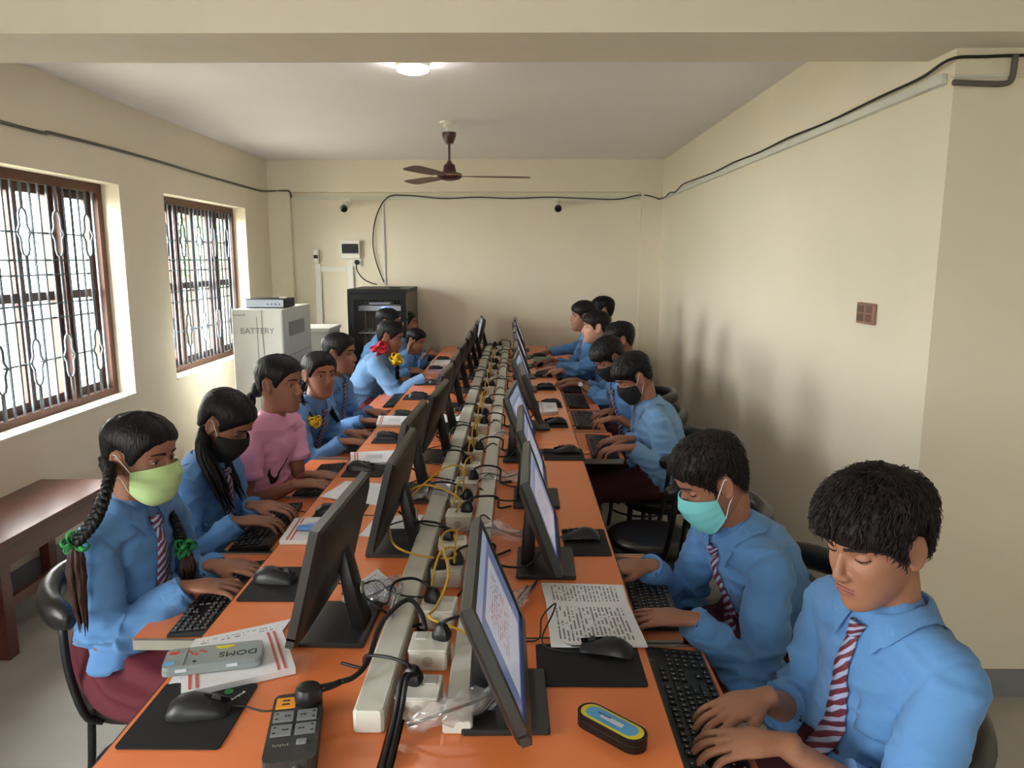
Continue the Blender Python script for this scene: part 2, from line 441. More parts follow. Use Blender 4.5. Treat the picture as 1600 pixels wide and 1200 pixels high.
struct(wall_with_holes(XL - T, XNEAR + T, YREAR - T, YREAR, REARWIN, 'x').build('wall_rear', 'wall_paint_rear'))
YC = 2.62
struct(MB().box(((XR + XNEAR + T) / 2, (YC + YB + T) / 2, ZC / 2), (XNEAR + T - XR, YB + T - YC, ZC)).build('wall_right', 'wall_paint'))
struct(MB().box((XNEAR + T / 2, (YREAR + YC) / 2, ZC / 2), (T, YC - YREAR, ZC)).build('wall_near_right', 'wall_paint'))
struct(MB().box(((XL + XR) / 2, YB + T / 2, ZC / 2), (XR - XL + .4, T, ZC)).build('wall_back', 'wall_paint'))
# columns and lintel beam standing proud of the back wall, the deep beam across the room
struct(MB().box((XL + .11, YB - .035, 1.145), (.22, .07, 2.29)).build('trim_1', 'wall_paint'))
struct(MB().box((XR - .105, YB - .035, 1.145), (.21, .07, 2.29)).build('trim_2', 'wall_paint'))
struct(MB().box(((XL + XR) / 2, YB - .035, (2.29 + ZC) / 2), (XR - XL, .07, ZC - 2.29)).build('trim_3', 'wall_paint'))
ZB = 2.315
struct(MB().box(((XL + XNEAR) / 2, (2.44 + 2.79) / 2, (ZB + ZC) / 2), (XNEAR - XL, .35, ZC - ZB)).build('trim_4', 'beam_paint'))
# skirting boards
SK = .107
struct(MB().box((XR - .006, (YC + YB) / 2, SK / 2), (.012, YB - YC - .14, SK)).build('baseboard_right', 'skirting_grey'))
struct(MB().box(((XR + XNEAR) / 2 - .006, YC - .006, SK / 2), (XNEAR - XR + .012, .012, SK)).build('baseboard_column', 'skirting_grey'))
struct(MB().box((XL + .006, (YREAR + YB) / 2, SK / 2), (.012, YB - YREAR - .14, SK)).build('baseboard_left', 'skirting_grey'))
struct(MB().box(((XL + XR) / 2, YB - .006, SK / 2), (XR - XL - .44, .012, SK)).build('baseboard_back', 'skirting_grey'))

# ---- windows: brown frame, three casements with two panes each, steel grille
def window(n, loc, rz, W, visible=True):
    """local x along the wall (0..W), y = outwards, z from the sill"""
    Hh = WZ1 - WZ0; o = sempty('window_%d' % n, loc); o.rotation_euler = (0, 0, rz)
    fy = .15; fw = .055; fd = .075
    m = MB()
    m.box((W / 2, fy, fw / 2), (W, fd, fw)).box((W / 2, fy, Hh - fw / 2), (W, fd, fw))
    m.box((fw / 2, fy, Hh / 2), (fw, fd, Hh - 2 * fw)).box((W - fw / 2, fy, Hh / 2), (fw, fd, Hh - 2 * fw))
    c1, c2 = W * .27, W * .73
    for c in (c1, c2): m.box((c, fy, Hh / 2), (fw * 1.1, fd, Hh - 2 * fw))
    m.build('window_frame', 'window_wood', o)
    MB().box((W / 2, .05, .006), (W - .002, .12, .012)).build('window_sill', 'reveal_paint', o)
    edges = [fw, c1 - fw * .55, c1 + fw * .55, c2 - fw * .55, c2 + fw * .55, W - fw]
    zm = Hh * .5
    for k in range(3):
        a, b = edges[2 * k], edges[2 * k + 1]; sy = fy + .02; sw = .05
        s = MB(); s.box((a + sw / 2, sy, Hh / 2), (sw, .035, Hh - 2 * fw)).box((b - sw / 2, sy, Hh / 2), (sw, .035, Hh - 2 * fw))
        for z in (fw + sw / 2, zm, Hh - fw - sw / 2): s.box(((a + b) / 2, sy, z), (b - a - 2 * sw, .035, sw))
        if k == 1: s.box(((a + b) / 2, sy, Hh / 2), (sw * 1.5, .035, Hh - 2 * fw))
        q = s.build('sash', 'sash_wood', o)
        for z0, z1 in ((fw + sw, zm - sw / 2), (zm + sw / 2, Hh - fw - sw)):
            cols = [(a + sw, b - sw)] if k != 1 else [(a + sw, (a + b) / 2 - sw * .75), ((a + b) / 2 + sw * .75, b - sw)]
            for p0, p1 in cols:
                MB().box(((p0 + p1) / 2, sy, (z0 + z1) / 2), (p1 - p0, .004, z1 - z0)).build('pane', 'window_glass', q)
    # grille: upright bars, short cross bars and paired stretched loops
    gy = fy - .045; step = (W - 2 * fw) / 20; r = .0075
    for k in range(1, 20):
        x = fw + k * step
        if k % 4 == 2:
            w_ = step * .42
            for sgn in (-1, 1):
                pts = [(x + sgn * .004, gy, fw)]
                for zc in (Hh * .24, Hh * .76):
                    h_ = .12
                    pts += [(x + sgn * .004, gy, zc - h_ - .006), (x + sgn * w_ * .7, gy, zc - h_ + .006), (x + sgn * w_, gy, zc - h_ + .03), (x + sgn * w_, gy, zc - .035), (x + sgn * (w_ + .022), gy, zc), (x + sgn * w_, gy, zc + .035), (x + sgn * w_, gy, zc + h_ - .03), (x + sgn * w_ * .7, gy, zc + h_ - .006), (x + sgn * .004, gy, zc + h_ + .006)]
                pts += [(x + sgn * .004, gy, Hh - fw)]
                MB().tube(pts, r, m=6).build('grille_bar', 'grille_metal', o, smooth=True)
        else:
            MB().box((x, gy, Hh / 2), (.012, .010, Hh - 2 * fw)).build('grille_bar', 'grille_metal', o)
    for k in range(5):
        x0 = fw + (4 * k - 2) * step; x1 = x0 + 4 * step
        for fz in (.24, .41, .47, .59, .65, .76):
            a_, b_ = max(fw, x0), min(W - fw, x1)
            off = step * .5 if fz in (.24, .76) else 0
            if off or fz not in (.24, .76):
                MB().box(((a_ + b_) / 2, gy + .008, Hh * fz), (b_ - a_ - 2 * off - .002, .007, .010)).build('grille_bar', 'grille_metal', o)
    return o
for i, (a, b) in enumerate(WIN): window(i + 1, (XL, a, WZ0), R(90), b - a)
for i, (a, b) in enumerate(REARWIN): window(i + 4, (b, YREAR, WZ0), R(180), b - a)
# rotate(90): local x -> +Y, local y -> -X (outwards); rotate(180): local x -> -X, local y -> -Y (outwards)

# ---- outdoors: ground and trees seen through the left windows
struct(MB().box((-12, 4, -.1), (18, 40, .1)).build('ground_outside', 'outdoor_ground'))
def tree(loc, h, r, label, seed):
    rn = random.Random(seed); t = thing('tree', label, 'tree', loc, 0, 'trees outside the left windows')
    MB().tube([(0, 0, 0), (.1, .05, h * .4), (0, .1, h * .8)], [.16, .12, .06], m=8, n=8).build('trunk', 'bark', t, smooth=True)
    m = MB()
    for k in range(900):
        d = Vector((rn.gauss(0, 1), rn.gauss(0, 1), rn.gauss(0, 1))).normalized() * (rn.random() ** .4)
        c = Vector((0, 0, h * .7)) + Vector((d.x * r, d.y * r, d.z * h * .42))
        q = Matrix.Rotation(rn.random() * 6.28, 3, 'Z') @ Matrix.Rotation(rn.random() * 3, 3, 'X'); s = .16
        m.add([c + q @ Vector(p) * s for p in ((-1, 0, 0), (0, -.5, .1), (1, 0, 0), (0, .5, .1))], [(0, 1, 2, 3)])
    tag(m.build('foliage', 'foliage', t, fix=False), kind='stuff')
tree((-6.4, 14.6, 0), 3.4, 1.5, 'bushy green tree beyond the window next to the battery cabinet', 1)
tree((-10.5, 10.5, 0), 4.6, 1.9, 'tall pale green tree far outside the grilled windows', 2)
tree((-8.2, 6.0, 0), 2.4, 1.2, 'low bush outside the window above the brown bench', 3)

# ---- trunking, conduit and cables on the walls
m = MB().box((XR - .012, (2.66 + 7.4) / 2, 2.228), (.024, 4.74, .034), bev=.004)
tag(m.build('cable_trunking', 'trunking', loc=(XR, 2.66, 2.228)), 'long white cable trunking running along the right wall below the ceiling', 'trunking')
def cord(name, pts, r, m_, label, n=40, ms=6, group=None, cat='cable', parent=None):
    pts = [Vector(p) for p in pts]
    o = MB().tube(pts, r, m=ms, n=n).build(name, m_, parent, smooth=True, loc=None if parent else tuple(pts[0]))
    return tag(o, label, cat, group)
w = lambda u, v, d=.012: pxx(u, v, XR - d)
cord('wall_cable', [(2.4, YC - .012, 2.29), (1.75, YC - .012, 2.29), (1.53, YC - .012, 2.285), (XR - .03, YC - .02, 2.275), (XR - .02, 2.8, 2.262)] + [(XR - .02, 3.1 + k * .5, 2.256 + .004 * (-1) ** k) for k in range(7)] + [(XR - .03, 6.6, 2.262), (XR - .03, 6.9, 2.225), (XR - .03, 7.15, 2.24), (XR - .03, 7.4, 2.215), (XR - .06, 7.6, 2.215)],
     .0055, 'black_cable', 'black cable lying along the top of the white trunking on the right wall', 90)
cord('wall_cable', [(2.4, YC - .01, 2.245), (1.9, YC - .01, 2.235), (1.55, YC - .01, 2.225), (XR - .02, YC - .015, 2.222)], .004, 'white_plastic', 'thin white cable crossing the column beside the trunking end')
m = MB().tube([(XR - .01, YC - .012, 2.205), (1.53, YC - .016, 2.20), (1.6, YC - .016, 2.2), (1.625, YC - .016, 2.215), (1.63, YC - .016, 2.29)], .0095, m=8, n=24)
tag(m.build('conduit_stub', 'grey_cable', smooth=True), 'short grey bent conduit fixed on the column by the trunking end', 'conduit')
bw = lambda u, v, d=.012: py(u, v, YB - d)
zt = 2.235
m = MB().box(((-2.27 + 1.236) / 2, YB - .008, zt), (3.5, .016, .028), bev=.003)
tag(m.build('cable_trunking', 'trunking', loc=(-2.27, YB, zt)), 'thin cream cable trunking across the back wall under the beam', 'trunking')
cord('wall_cable', [(XR - .03, YB - .1, 2.215), (1.3, YB - .09, 2.25), (1.2, YB - .03, 2.26), (1.0, YB - .02, 2.222)] + [(1 - k * .35, YB - .022, 2.236 + .006 * (-1) ** k) for k in range(1, 6)] + [(-1.1, YB - .022, 2.26), (-1.3, YB - .022, 2.24), (-1.42, YB - .022, 2.05), (-1.46, YB - .022, 1.8), (-1.43, YB - .022, 1.6), (-1.36, YB - .022, 1.4)],
     .006, 'black_cable', 'black cable along the back wall that drops beside the server rack', 90)
m = MB().box((-1.352, YB - .008, 1.8), (.024, .016, .85), bev=.003)
tag(m.build('cable_trunking', 'trunking', loc=(-1.352, YB, 1.37)), 'thin upright cream trunking rising from the server rack top', 'trunking')
pts = [pxx(u, v, XL + .012) for u, v in ((0, 190), (80, 208), (160, 228), (240, 250), (320, 274), (380, 291), (408, 298))]
pts = [Vector((XL + .012, .6, pts[0].z + .03))] + pts + [Vector((XL + .06, YB - .078, 2.3)), Vector((XL + .2, YB - .08, 2.302)), Vector((XL + .226, YB - .075, 2.29)), Vector((XL + .232, YB - .04, 2.24))]
cord('wall_cable', pts, .009, 'grey_cable', 'dark grey cable sagging along the left wall above the windows', 80)

# ---- ceiling fan
fp = Vector((-.50, 5.59, 0))
fan = thing('ceiling_fan', 'maroon ceiling fan with three blades hanging over the rows of tables', 'fan', (fp.x, fp.y, ZC))
MB().lathe((0, 0, 0), [(.055, 0), (.055, -.012), (.03, -.02), (.03, -.035), (.012, -.04), (.012, -.07)], 20).build('ceiling_rose', 'white_plastic', fan, smooth=True, auto=40)
MB().lathe((.01, 0, 0), [(.052, -.075), (.050, -.10), (.034, -.14), (.03, -.15), (.012, -.155)], 20).build('canopy', 'fan_maroon', fan, smooth=True, auto=40)
MB().lathe((.01, 0, 0), [(.009, -.15), (.009, -.30)], 12).build('rod', 'fan_maroon', fan, smooth=True, auto=40)
MB().lathe((.01, 0, 0), [(.014, -.27), (.02, -.285), (.04, -.30), (.047, -.34), (.055, -.352), (.085, -.36), (.09, -.365), (.09, -.385), (.07, -.40), (.03, -.41), (.002, -.411)], 28).build('motor', 'fan_maroon', fan, smooth=True, auto=40)
MB().lathe((.01, 0, 0), [(.0905, -.369), (.0915, -.371), (.0915, -.374), (.0905, -.376)], 28).build('trim_ring', 'gold', fan, smooth=True)
for a in (8, 128, 248):
    q = Matrix.Rotation(R(a), 3, 'Z') @ Matrix.Rotation(R(10), 3, 'X')
    b = MB(); c = Vector((.01, 0, -.378))
    prof = [(.09, .018), (.16, .02), (.19, .045), (.35, .055), (.52, .06), (.575, .05), (.59, .03)]
    top = [c + q @ Vector((x, w_, .002)) for x, w_ in prof] + [c + q @ Vector((x, -w_, .002)) for x, w_ in reversed(prof)]
    n_ = len(top); b.add(top + [p - Vector((0, 0, .004)) for p in top], [tuple(range(n_)), tuple(range(2 * n_ - 1, n_ - 1, -1))] + [(i, n_ + i, n_ + (i + 1) % n_, (i + 1) % n_) for i in range(n_)])
    b.build('blade', 'fan_blade', fan)
# ---- ceiling lamp
lp = pz(645, 106, ZC - .03)
lamp = thing('ceiling_lamp', 'round white LED ceiling lamp glowing just behind the beam', 'lamp', (lp.x, lp.y, ZC))
MB().lathe((0, 0, 0), [(.085, 0), (.085, -.02), (.08, -.028)], 28).build('housing', 'white_plastic', lamp, smooth=True, auto=40)
MB().lathe((0, 0, 0), [(.078, -.026), (.076, -.045), (.05, -.055), (.001, -.057)], 28).build('diffuser', 'lamp_white', lamp, smooth=True, auto=50)
# ---- socket plate on the right wall
sw = thing('wall_socket', 'brown socket and switch plate on the right wall', 'switch', (XR, 3.10, 1.41))
MB().box((-.008, 0, 0), (.016, .15, .085), bev=.004).build('plate', 'switch_brown', sw)
for y in (-.04, .035):
    MB().box((-.0175, y, .018), (.005, .05, .028), bev=.002).build('switch', 'switch_dark', sw)
    MB().box((-.0175, y, -.018), (.005, .05, .028), bev=.002).build('socket', 'switch_dark', sw)
# ---- back wall: distribution box, socket, trunking frame, cameras
db = thing('distribution_box', 'white breaker box with dark window on the back wall', 'breaker box', (-1.685, YB, 1.727))
MB().box((0, -.03, 0), (.20, .06, .18), bev=.008).build('box_body', 'white_plastic', db)
MB().box((0, -.063, .005), (.165, .008, .10), bev=.003).build('window_flap', 'rack_inside', db)
MB().box((0, -.068, -.04), (.165, .004, .006)).build('breaker_row', 'device_grey', db)
so = thing('wall_socket', 'white round-pin socket below the breaker box with black plug', 'socket', (-1.625, YB, 1.60))
MB().box((0, -.012, 0), (.085, .024, .085), bev=.004).build('plate', 'white_plastic', so)
pl = MB().lathe((0, 0, 0), [(.024, -.024), (.024, -.05), (.014, -.06)], 16, 'y').build('plug', 'black_plastic', so, smooth=True, auto=40)
cord('power_cord', [(-1.625, YB - .06, 1.59), (-1.62, YB - .07, 1.52), (-1.56, YB - .09, 1.44), (-1.47, YB - .13, 1.395), (-1.40, YB - .2, 1.382)], .006, 'black_cable', 'black cord looping from the white wall socket to the rack top')
for nm, c, d, lb in (('cable_trunking', (-2.03, YB - .012, 1.05), (.062, .024, 1.06), 'tall white trunking upright on the back wall left of the rack'),
                     ('cable_trunking', (-1.70, YB - .012, 1.42), (.062, .024, .40), 'short white trunking upright below the breaker box'),
                     ('cable_trunking', (-1.865, YB - .012, 1.53), (.266, .024, .055), 'short level white trunking bar joining two uprights')):
    tag(MB().box(c, d, bev=.003).build(nm, 'white_plastic', loc=c), lb, 'trunking')
br = thing('circuit_breaker', 'small white breaker on top of the tall white trunking', 'breaker', (-2.035, YB, 1.66))
MB().box((0, -.03, 0), (.055, .06, .14), bev=.005).build('breaker_body', 'white_plastic', br)
MB().box((.0, -.064, -.005), (.04, .01, .035), bev=.002).build('lever', 'black_plastic', br)
def cctv(x, sg, label):
    c = thing('security_camera', label, 'camera', (x, YB, 2.2), 0)
    MB().lathe((0, -.01, 0), [(.035, -.012), (.035, .012), (.02, .02)], 16, 'y').build('mount', 'white_plastic', c, smooth=True, auto=40)
    MB().tube([(0, -.02, 0), (.01, -.06, -.02), (.02 * sg, -.09, -.03)], .012, m=8, n=8).build('arm', 'white_plastic', c, smooth=True)
    q = Matrix.Rotation(R(22), 3, 'X')
    b = MB(); b.lathe((0, 0, 0), [(.028, .05), (.034, .04), (.034, -.09), (.03, -.095)], 18, 'y'); b.v = [tuple(q @ Vector(v) + Vector((.02 * sg, -.12, -.045))) for v in b.v]
    b.build('camera_body', 'white_plastic', c, smooth=True, auto=40)
    b = MB(); b.lathe((0, 0, 0), [(.036, -.088), (.036, -.10), (.03, -.104), (.002, -.105)], 18, 'y'); b.v = [tuple(q @ Vector(v) + Vector((.02 * sg, -.12, -.045))) for v in b.v]
    b.build('lens_face', 'black_gloss', c, smooth=True, auto=40)
cctv(-1.70, 0, 'white bullet security camera above the breaker box'); cctv(.38, 1, 'white bullet security camera on the back wall above the boys')

# ---- battery cabinet and what lies on it
bc = thing('battery_cabinet', 'tall white battery cabinet standing under the far window', 'cabinet', (-1.94, 5.95, 0))
MB().box((0, 0, .64), (.38, .76, 1.24), bev=.006).build('cabinet_body', 'cabinet_white', bc)
MB().box((0, 0, .01), (.34, .7, .02)).build('plinth', 'vent_grey', bc)
MB().box((0, -.381, .66), (.36, .004, 1.16)).build('front_panel', 'cabinet_white', bc)
MB().box((.0, -.384, .62), (.003, .004, 1.18)).build('door_seam', 'vent_grey', bc)
for z in (1.10, .74):
    v_ = MB()
    v_.box((.190, -.02, z), (.003, .42, .11)); v_.build('vent', 'vent_grey', bc)
    for k in range(9): MB().box((.192, -.02, z - .048 + k * .012), (.004, .42, .005)).build('vent_slat', 'cabinet_grey', bc)
MB().box((.191, 0, .90), (.003, .74, .004)).build('panel_joint', 'vent_grey', bc)
def lettering(s, size, parent, loc, rot, m_, depth=.0008):
    me = text_mesh(s, size, depth); o = link('lettering', me, m_, parent); o.location = loc; o.rotation_euler = rot; return o
lettering('BATTERY', .062, bc, (.0, -.3845, 1.10), (R(90), 0, 0), 'letter_grey')
def faint_print(parent, loc, rot, w_, h_, m_, n=7):
    """print too small to read in the photo: a row of short strokes"""
    m = MB()
    for k in range(n): m.box(((k - (n - 1) / 2) * w_ / n, .12 * h_ * (-1) ** k, 0), (w_ / n * .62, h_ * (.7 + .3 * (k % 3 == 0)), .0006))
    o = m.build('small_print', m_, parent); o.location = loc; o.rotation_euler = rot; o['kind'] = 'stuff'; return o
faint_print(bc, (-.13, -.3845, 1.22), (R(90), 0, 0), .09, .014, 'letter_grey')
cord('thin_wire', [(-1.90, 5.56, 1.262), (-1.90, 5.562, 1.1), (-1.895, 5.564, .9), (-1.905, 5.562, .7)], .0018, 'grey_cable', 'thin loose wire hanging down the front of the battery cabinet', cat='wire')
dv = thing('recorder_box', 'low black and silver recorder on top of the battery cabinet', 'recorder', (-1.925, 5.86, 1.262))
MB().box((0, 0, .035), (.30, .26, .066), bev=.004).build('case', 'rack_black', dv)
MB().box((-.004, -.131, .035), (.288, .006, .058), bev=.002).build('front_panel', 'device_silver', dv)
for k in range(4): MB().box((.02 + k * .03, -.135, .03), (.012, .004, .008)).build('button', 'black_plastic', dv)
MB().box((.10, .0, .073), (.05, .04, .01), bev=.003).build('lid_label', 'white_plastic', dv)
# ---- pale box behind the cabinet
st = thing('voltage_stabilizer', 'pale grey box standing behind the battery cabinet', 'box', (-1.80, 6.62, 0))
MB().box((0, 0, .52), (.36, .42, 1.0), bev=.01).build('box_body', 'cabinet_grey', st)
MB().box((0, 0, 1.03), (.38, .44, .03), bev=.005).build('lid', 'cabinet_white', st)
MB().box((0, 0, .01), (.3, .36, .02)).build('plinth', 'vent_grey', st)
# ---- server rack
rk = thing('server_rack', 'black server rack with perforated door against the back wall', 'rack', (-1.285, 7.26, 0))
W_, D_, H_ = .55, .72, 1.36
MB().box((0, 0, .03), (W_, D_, .06)).build('rack_base', 'rack_black', rk)
MB().box((0, 0, H_ - .02), (W_, D_, .04), bev=.004).build('rack_top', 'rack_black', rk)
MB().box((W_ / 2 - .008, 0, H_ / 2), (.016, D_, H_ - .08)).build('side_panel', 'rack_side', rk)
MB().box((-W_ / 2 + .008, 0, H_ / 2), (.016, D_, H_ - .08)).build('side_panel', 'rack_black', rk)
MB().box((0, D_ / 2 - .008, H_ / 2), (W_ - .04, .016, H_ - .1)).build('back_panel', 'rack_inside', rk)
dr = MB().box((-W_ / 2 + .035, -D_ / 2 + .012, H_ / 2), (.05, .024, H_ - .08)).box((W_ / 2 - .035, -D_ / 2 + .012, H_ / 2), (.05, .024, H_ - .08)).box((0, -D_ / 2 + .012, .09), (W_ - .12, .024, .06)).box((0, -D_ / 2 + .012, H_ - .07), (W_ - .12, .024, .06)).build('door', 'rack_black', rk)
MB().box((0, -D_ / 2 + .012, H_ / 2), (W_ - .12, .004, H_ - .22)).build('door_glass', 'rack_glass', dr)
for k in range(14): MB().box((-W_ / 2 + .075 + k * .031, D_ / 2 - .08, H_ / 2), (.010, .004, H_ - .16)).build('mesh_slat', 'vent_grey', rk)
for z, d, mm in ((1.18, (.40, .3, .045), 'device_grey'), (1.225, (.2, .2, .02), 'device_silver'), (1.12, (.06, .1, .08), 'device_grey'), (.95, (.42, .4, .012), 'device_grey'), (1.0, (.05, .06, .10), 'device_grey')):
    MB().box((.01, -.30 + d[1] / 2 + .01, z), d, bev=.003).build('network_device', mm, rk)
MB().box((.06, -.2925, 1.185), (.06, .004, .008)).build('status_light', 'led_blue', rk)
for k in range(5):
    x0 = -.15 + .06 * k
    MB().tube([(x0, -.2, 1.16), (x0 + .04, -.25, 1.05 - .03 * k), (x0 - .02, -.2, .85), (x0 + .03, -.22, .7)], .004, n=14).build('patch_cable', 'black_cable', rk, smooth=True)
kb_ = MB().box((0, 0, 0), (.10, .06, .012), bev=.004)
tag(kb_.build('adapter_box', 'black_plastic', loc=(-.06 * 0, 0, 0)), 'small black adapter lying on top of the server rack', 'adapter').location = (-1.15, 7.1, 1.3665)

# ---- wooden bench by the left wall
bn = thing('wooden_bench', 'long dark brown wooden bench under the left window', 'bench', (-2.28, 2.75, 0))
MB().box((0, 0, .485), (.40, 2.0, .03), bev=.004).build('bench_top', 'bench_wood', bn)
for sx in (-.17, .17):
    MB().box((sx, 0, .425), (.025, 1.86, .09)).build('apron', 'bench_wood', bn)
    for y in (-.95, .12, .95): MB().box((sx, y, .235), (.05, .06, .47)).build('leg', 'bench_wood', bn)
    MB().box((sx, 0, .22), (.025, 1.86, .045)).build('stretcher', 'bench_wood', bn)
MB().box((0, .95, .425), (.31, .025, .09)).build('apron', 'bench_wood', bn)
MB().box((0, -.95, .425), (.31, .025, .09)).build('apron', 'bench_wood', bn)

# ================================================================== tables, trays and equipment
Y0, PP = 1.158, .579
ZT, ZK = .76, .685
XTL, XGL, XGR, XTR = -.735, -.243, -.214, .29
def SY(i): return Y0 + PP * i              # near boundary of station i
def SC(i): return Y0 + PP * (i + .5)
# who or what marks each station (used in the labels)
DL = ['the place beside the extension board', 'the girl in the pale green mask', 'the girl in the black mask', 'the girl in the pink T-shirt', 'the girl with the yellow flower',
      'the girl with the long plait', 'the vacant place before the red ribbon girl', 'the girl with the red ribbon', 'the girl half hidden by the red ribbon girl', 'the girl with raised hands', 'the smiling girl']
DR = ['the bare-faced boy with thick fringe', 'the boy in the teal surgical mask', 'the vacant place behind the teal mask boy', 'the vacant place before the pale shirt boy', 'the boy in the pale shirt', 'the boy with striped tie and black mask',
      'the boy wearing a wristwatch', 'the pale-faced boy in profile', 'the boy behind the pale-faced boy', 'the boy showing only his hair', 'the end of the boys\' row']
SL = ['the extension board', 'the green mask girl', 'the black mask girl', 'the pink T-shirt girl', 'the yellow flower girl', 'the long plait girl', 'the vacant girls\' place', 'the red ribbon girl', 'the half hidden girl', 'the raised hands girl', 'the smiling girl']
ORD = ['nearest', 'second', 'third', 'fourth', 'fifth', 'sixth']
YN = 1.02
TB = [(YN, SY(2)), (SY(2), SY(4)), (SY(4), SY(6)), (SY(6), SY(8)), (SY(8), SY(10)), (SY(10), SY(11) + .06)]
for side in (0, 1):
    x0, x1 = ((XTL, XGL), (XGR, XTR))[side]
    D_ = (DL, DR)[side]
    for k, (a, b) in enumerate(TB):
        cx = (x0 + x1) / 2; cy = (a + b) / 2; w_ = x1 - x0; l_ = b - a - .004
        who = D_[2 * k]
        t = thing('computer_table', 'orange topped computer table at ' + who, 'table', (cx, cy, 0), 0, 'orange computer tables in two rows')
        MB().box((0, 0, ZT - .009), (w_, l_, .018)).build('tabletop', 'orange_laminate', t)
        sg = -1 if side == 0 else 1
        MB().box((sg * (w_ / 2 + .0015), 0, ZT - .010), (.003, l_, .020)).build('edge_strip', 'table_edge', t)
        for y in (-l_ / 2 + .01, 0, l_ / 2 - .01):
            MB().box((0, y, (ZT - .018) / 2), (w_ - .04, .016, ZT - .018)).build('side_panel', 'table_carcass', t)
        MB().box((-sg * (w_ / 2 - .012), -l_ / 4, .42), (.014, l_ / 2 - .03, .5)).build('back_panel', 'table_carcass', t)
        MB().box((-sg * (w_ / 2 - .012), l_ / 4, .42), (.014, l_ / 2 - .03, .5)).build('back_panel', 'table_carcass', t)
        n = 2 if k < 5 else 1
        for q in range(n):
            i = 2 * k + q
            if side == 0 and i == 0: out = .0
            elif side == 1 and i == 0: out = .165
            elif side == 1 and i == 1: out = .13
            elif side == 1 and i in (2, 3): out = -.002
            else: out = .225 + .015 * math.sin(i * 2.3) + (.02 if i in (2, 3) else 0)
            ya = max(a + .01, SY(i)) + .016; yb = min(SY(i + 1), b) - .016
            if n == 1: yb = b - .02
            xe = (x0 if side == 0 else x1) + sg * out; wd = .40
            tr = MB().box((xe - sg * wd / 2 - cx, (ya + yb) / 2 - cy, ZK - .008), (wd, yb - ya, .016)).build('keyboard_tray', 'orange_tray', t)
            for y in (ya - .006, yb + .006):
                MB().box((xe - sg * (wd / 2 + .006) - cx, y - cy, ZK - .012), (wd, .010, .026)).build('slide_rail', 'rail_metal', tr)

# ---- monitor prototype: screen looks to local -y, +y is the back, origin on the table under the base centre
MW, MH = .44, .268
def make_monitor(scr, tilt, off):
    TILT = R(tilt)
    t = thing('computer_monitor', 'x', 'monitor', group='black flat monitors on the tables')
    b = MB().box((0, .0, .006), (.215, .165, .012), bev=.004).build('base', 'base_black', t)
    n = MB(); n.loft([((0, .052, .012), .036, .021), ((0, .5 * (.052 + off + .138 * math.tan(TILT) + .036), .10), .033, .018), ((0, off + .138 * math.tan(TILT) + .036, .20), .030, .014)], side=(1, 0, 0), m=12, power=.45)
    n.build('neck', 'black_plastic', t, smooth=True, auto=40)
    MB().lathe((0, .058, .10), [(.015, -.0015), (.015, .0015)], 18, 'y').build('cable_hole', 'rail_metal', t, smooth=True, auto=40)
    q = Matrix.Rotation(-TILT, 3, 'X')           # top leans back (+y)
    o = Vector((0, off, .062))                   # lower edge of the panel
    def tf(m): m.v = [tuple(q @ Vector(v) + o) for v in m.v]; return m
    fr = MB(); bz = .017; d = .018
    fr.box((0, d / 2, bz / 2 + .003), (MW, d, bz + .006)).box((0, d / 2, MH - bz / 2), (MW, d, bz)).box((-MW / 2 + bz / 2, d / 2, MH / 2), (bz, d, MH - bz * 2)).box((MW / 2 - bz / 2, d / 2, MH / 2), (bz, d, MH - bz * 2))
    tf(fr).build('bezel', 'monitor_edge', t)
    s = MB(); z0, z1 = bz + .006, MH - bz; x0 = MW / 2 - bz
    s.grid([[Vector((-x0, .004, z0)), Vector((x0, .004, z0))], [Vector((-x0, .004, z1)), Vector((x0, .004, z1))]])
    tf(s).build('screen', scr, t, fix=False)
    bk = MB(); rows = []
    for y, e in ((d - .004, 0), (d + .006, .006), (d + .016, .03), (d + .024, .075), (d + .026, .11)):
        w2, zA, zB = MW / 2 - e, e, MH - e * .9
        if zB - zA < .04: zA, zB = MH / 2 - .02, MH / 2 + .02
        rows.append([(-w2, y, zA), (w2, y, zA), (w2, y, zB), (-w2, y, zB)])
    vs = [p for r in rows for p in r]; fs = []
    for i in range(len(rows) - 1):
        for j in range(4): j2 = (j + 1) % 4; fs.append((i * 4 + j, i * 4 + j2, i * 4 + 4 + j2, i * 4 + 4 + j))
    fs += [(3, 2, 1, 0), tuple(range(len(vs) - 4, len(vs)))]
    bk.add(vs, fs); tf(bk).build('back_cover', 'monitor_shell', t, smooth=True, auto=25)
    c = MB().tube([tuple(q @ Vector((-.07, d + .02, .03)) + o), (-.08, .05, .03), (-.05, .10, .012), (-.02, .14, .008), (.02, .17, .012), (.04, .21, .03)], .0035, n=24)
    c.build('power_lead', 'black_cable', t, smooth=True)
    return t
mon_a = make_monitor('screen_pale', 14, -.055); mon_b = make_monitor('screen_document', 22, -.045); mon_c = make_monitor('screen_pale', 20, -.042)
ML = [(-.426, 1.68, -2.2), (-.365, 2.20, -.6), (-.394, 2.70, -2), (-.357, 3.23, -2.4), (-.38, 3.78, -2), (-.38, 4.36, 0), (-.385, 4.94, -1), (-.38, 5.5, 1), (-.38, 6.05, 0), (-.38, 6.66, 2), (-.35, 7.22, 6)]
MR = [(-.022, 1.365, 1), (.083, 2.05, -1.4), (.07, 2.64, -.6), (.03, 3.24, -5), (.085, 3.86, 2), (.05, 4.42, -3), (.05, 4.98, 0), (.05, 5.54, 2), (.04, 6.08, 0), (.035, 6.64, 3), (.035, 7.2, 0)]
first = True
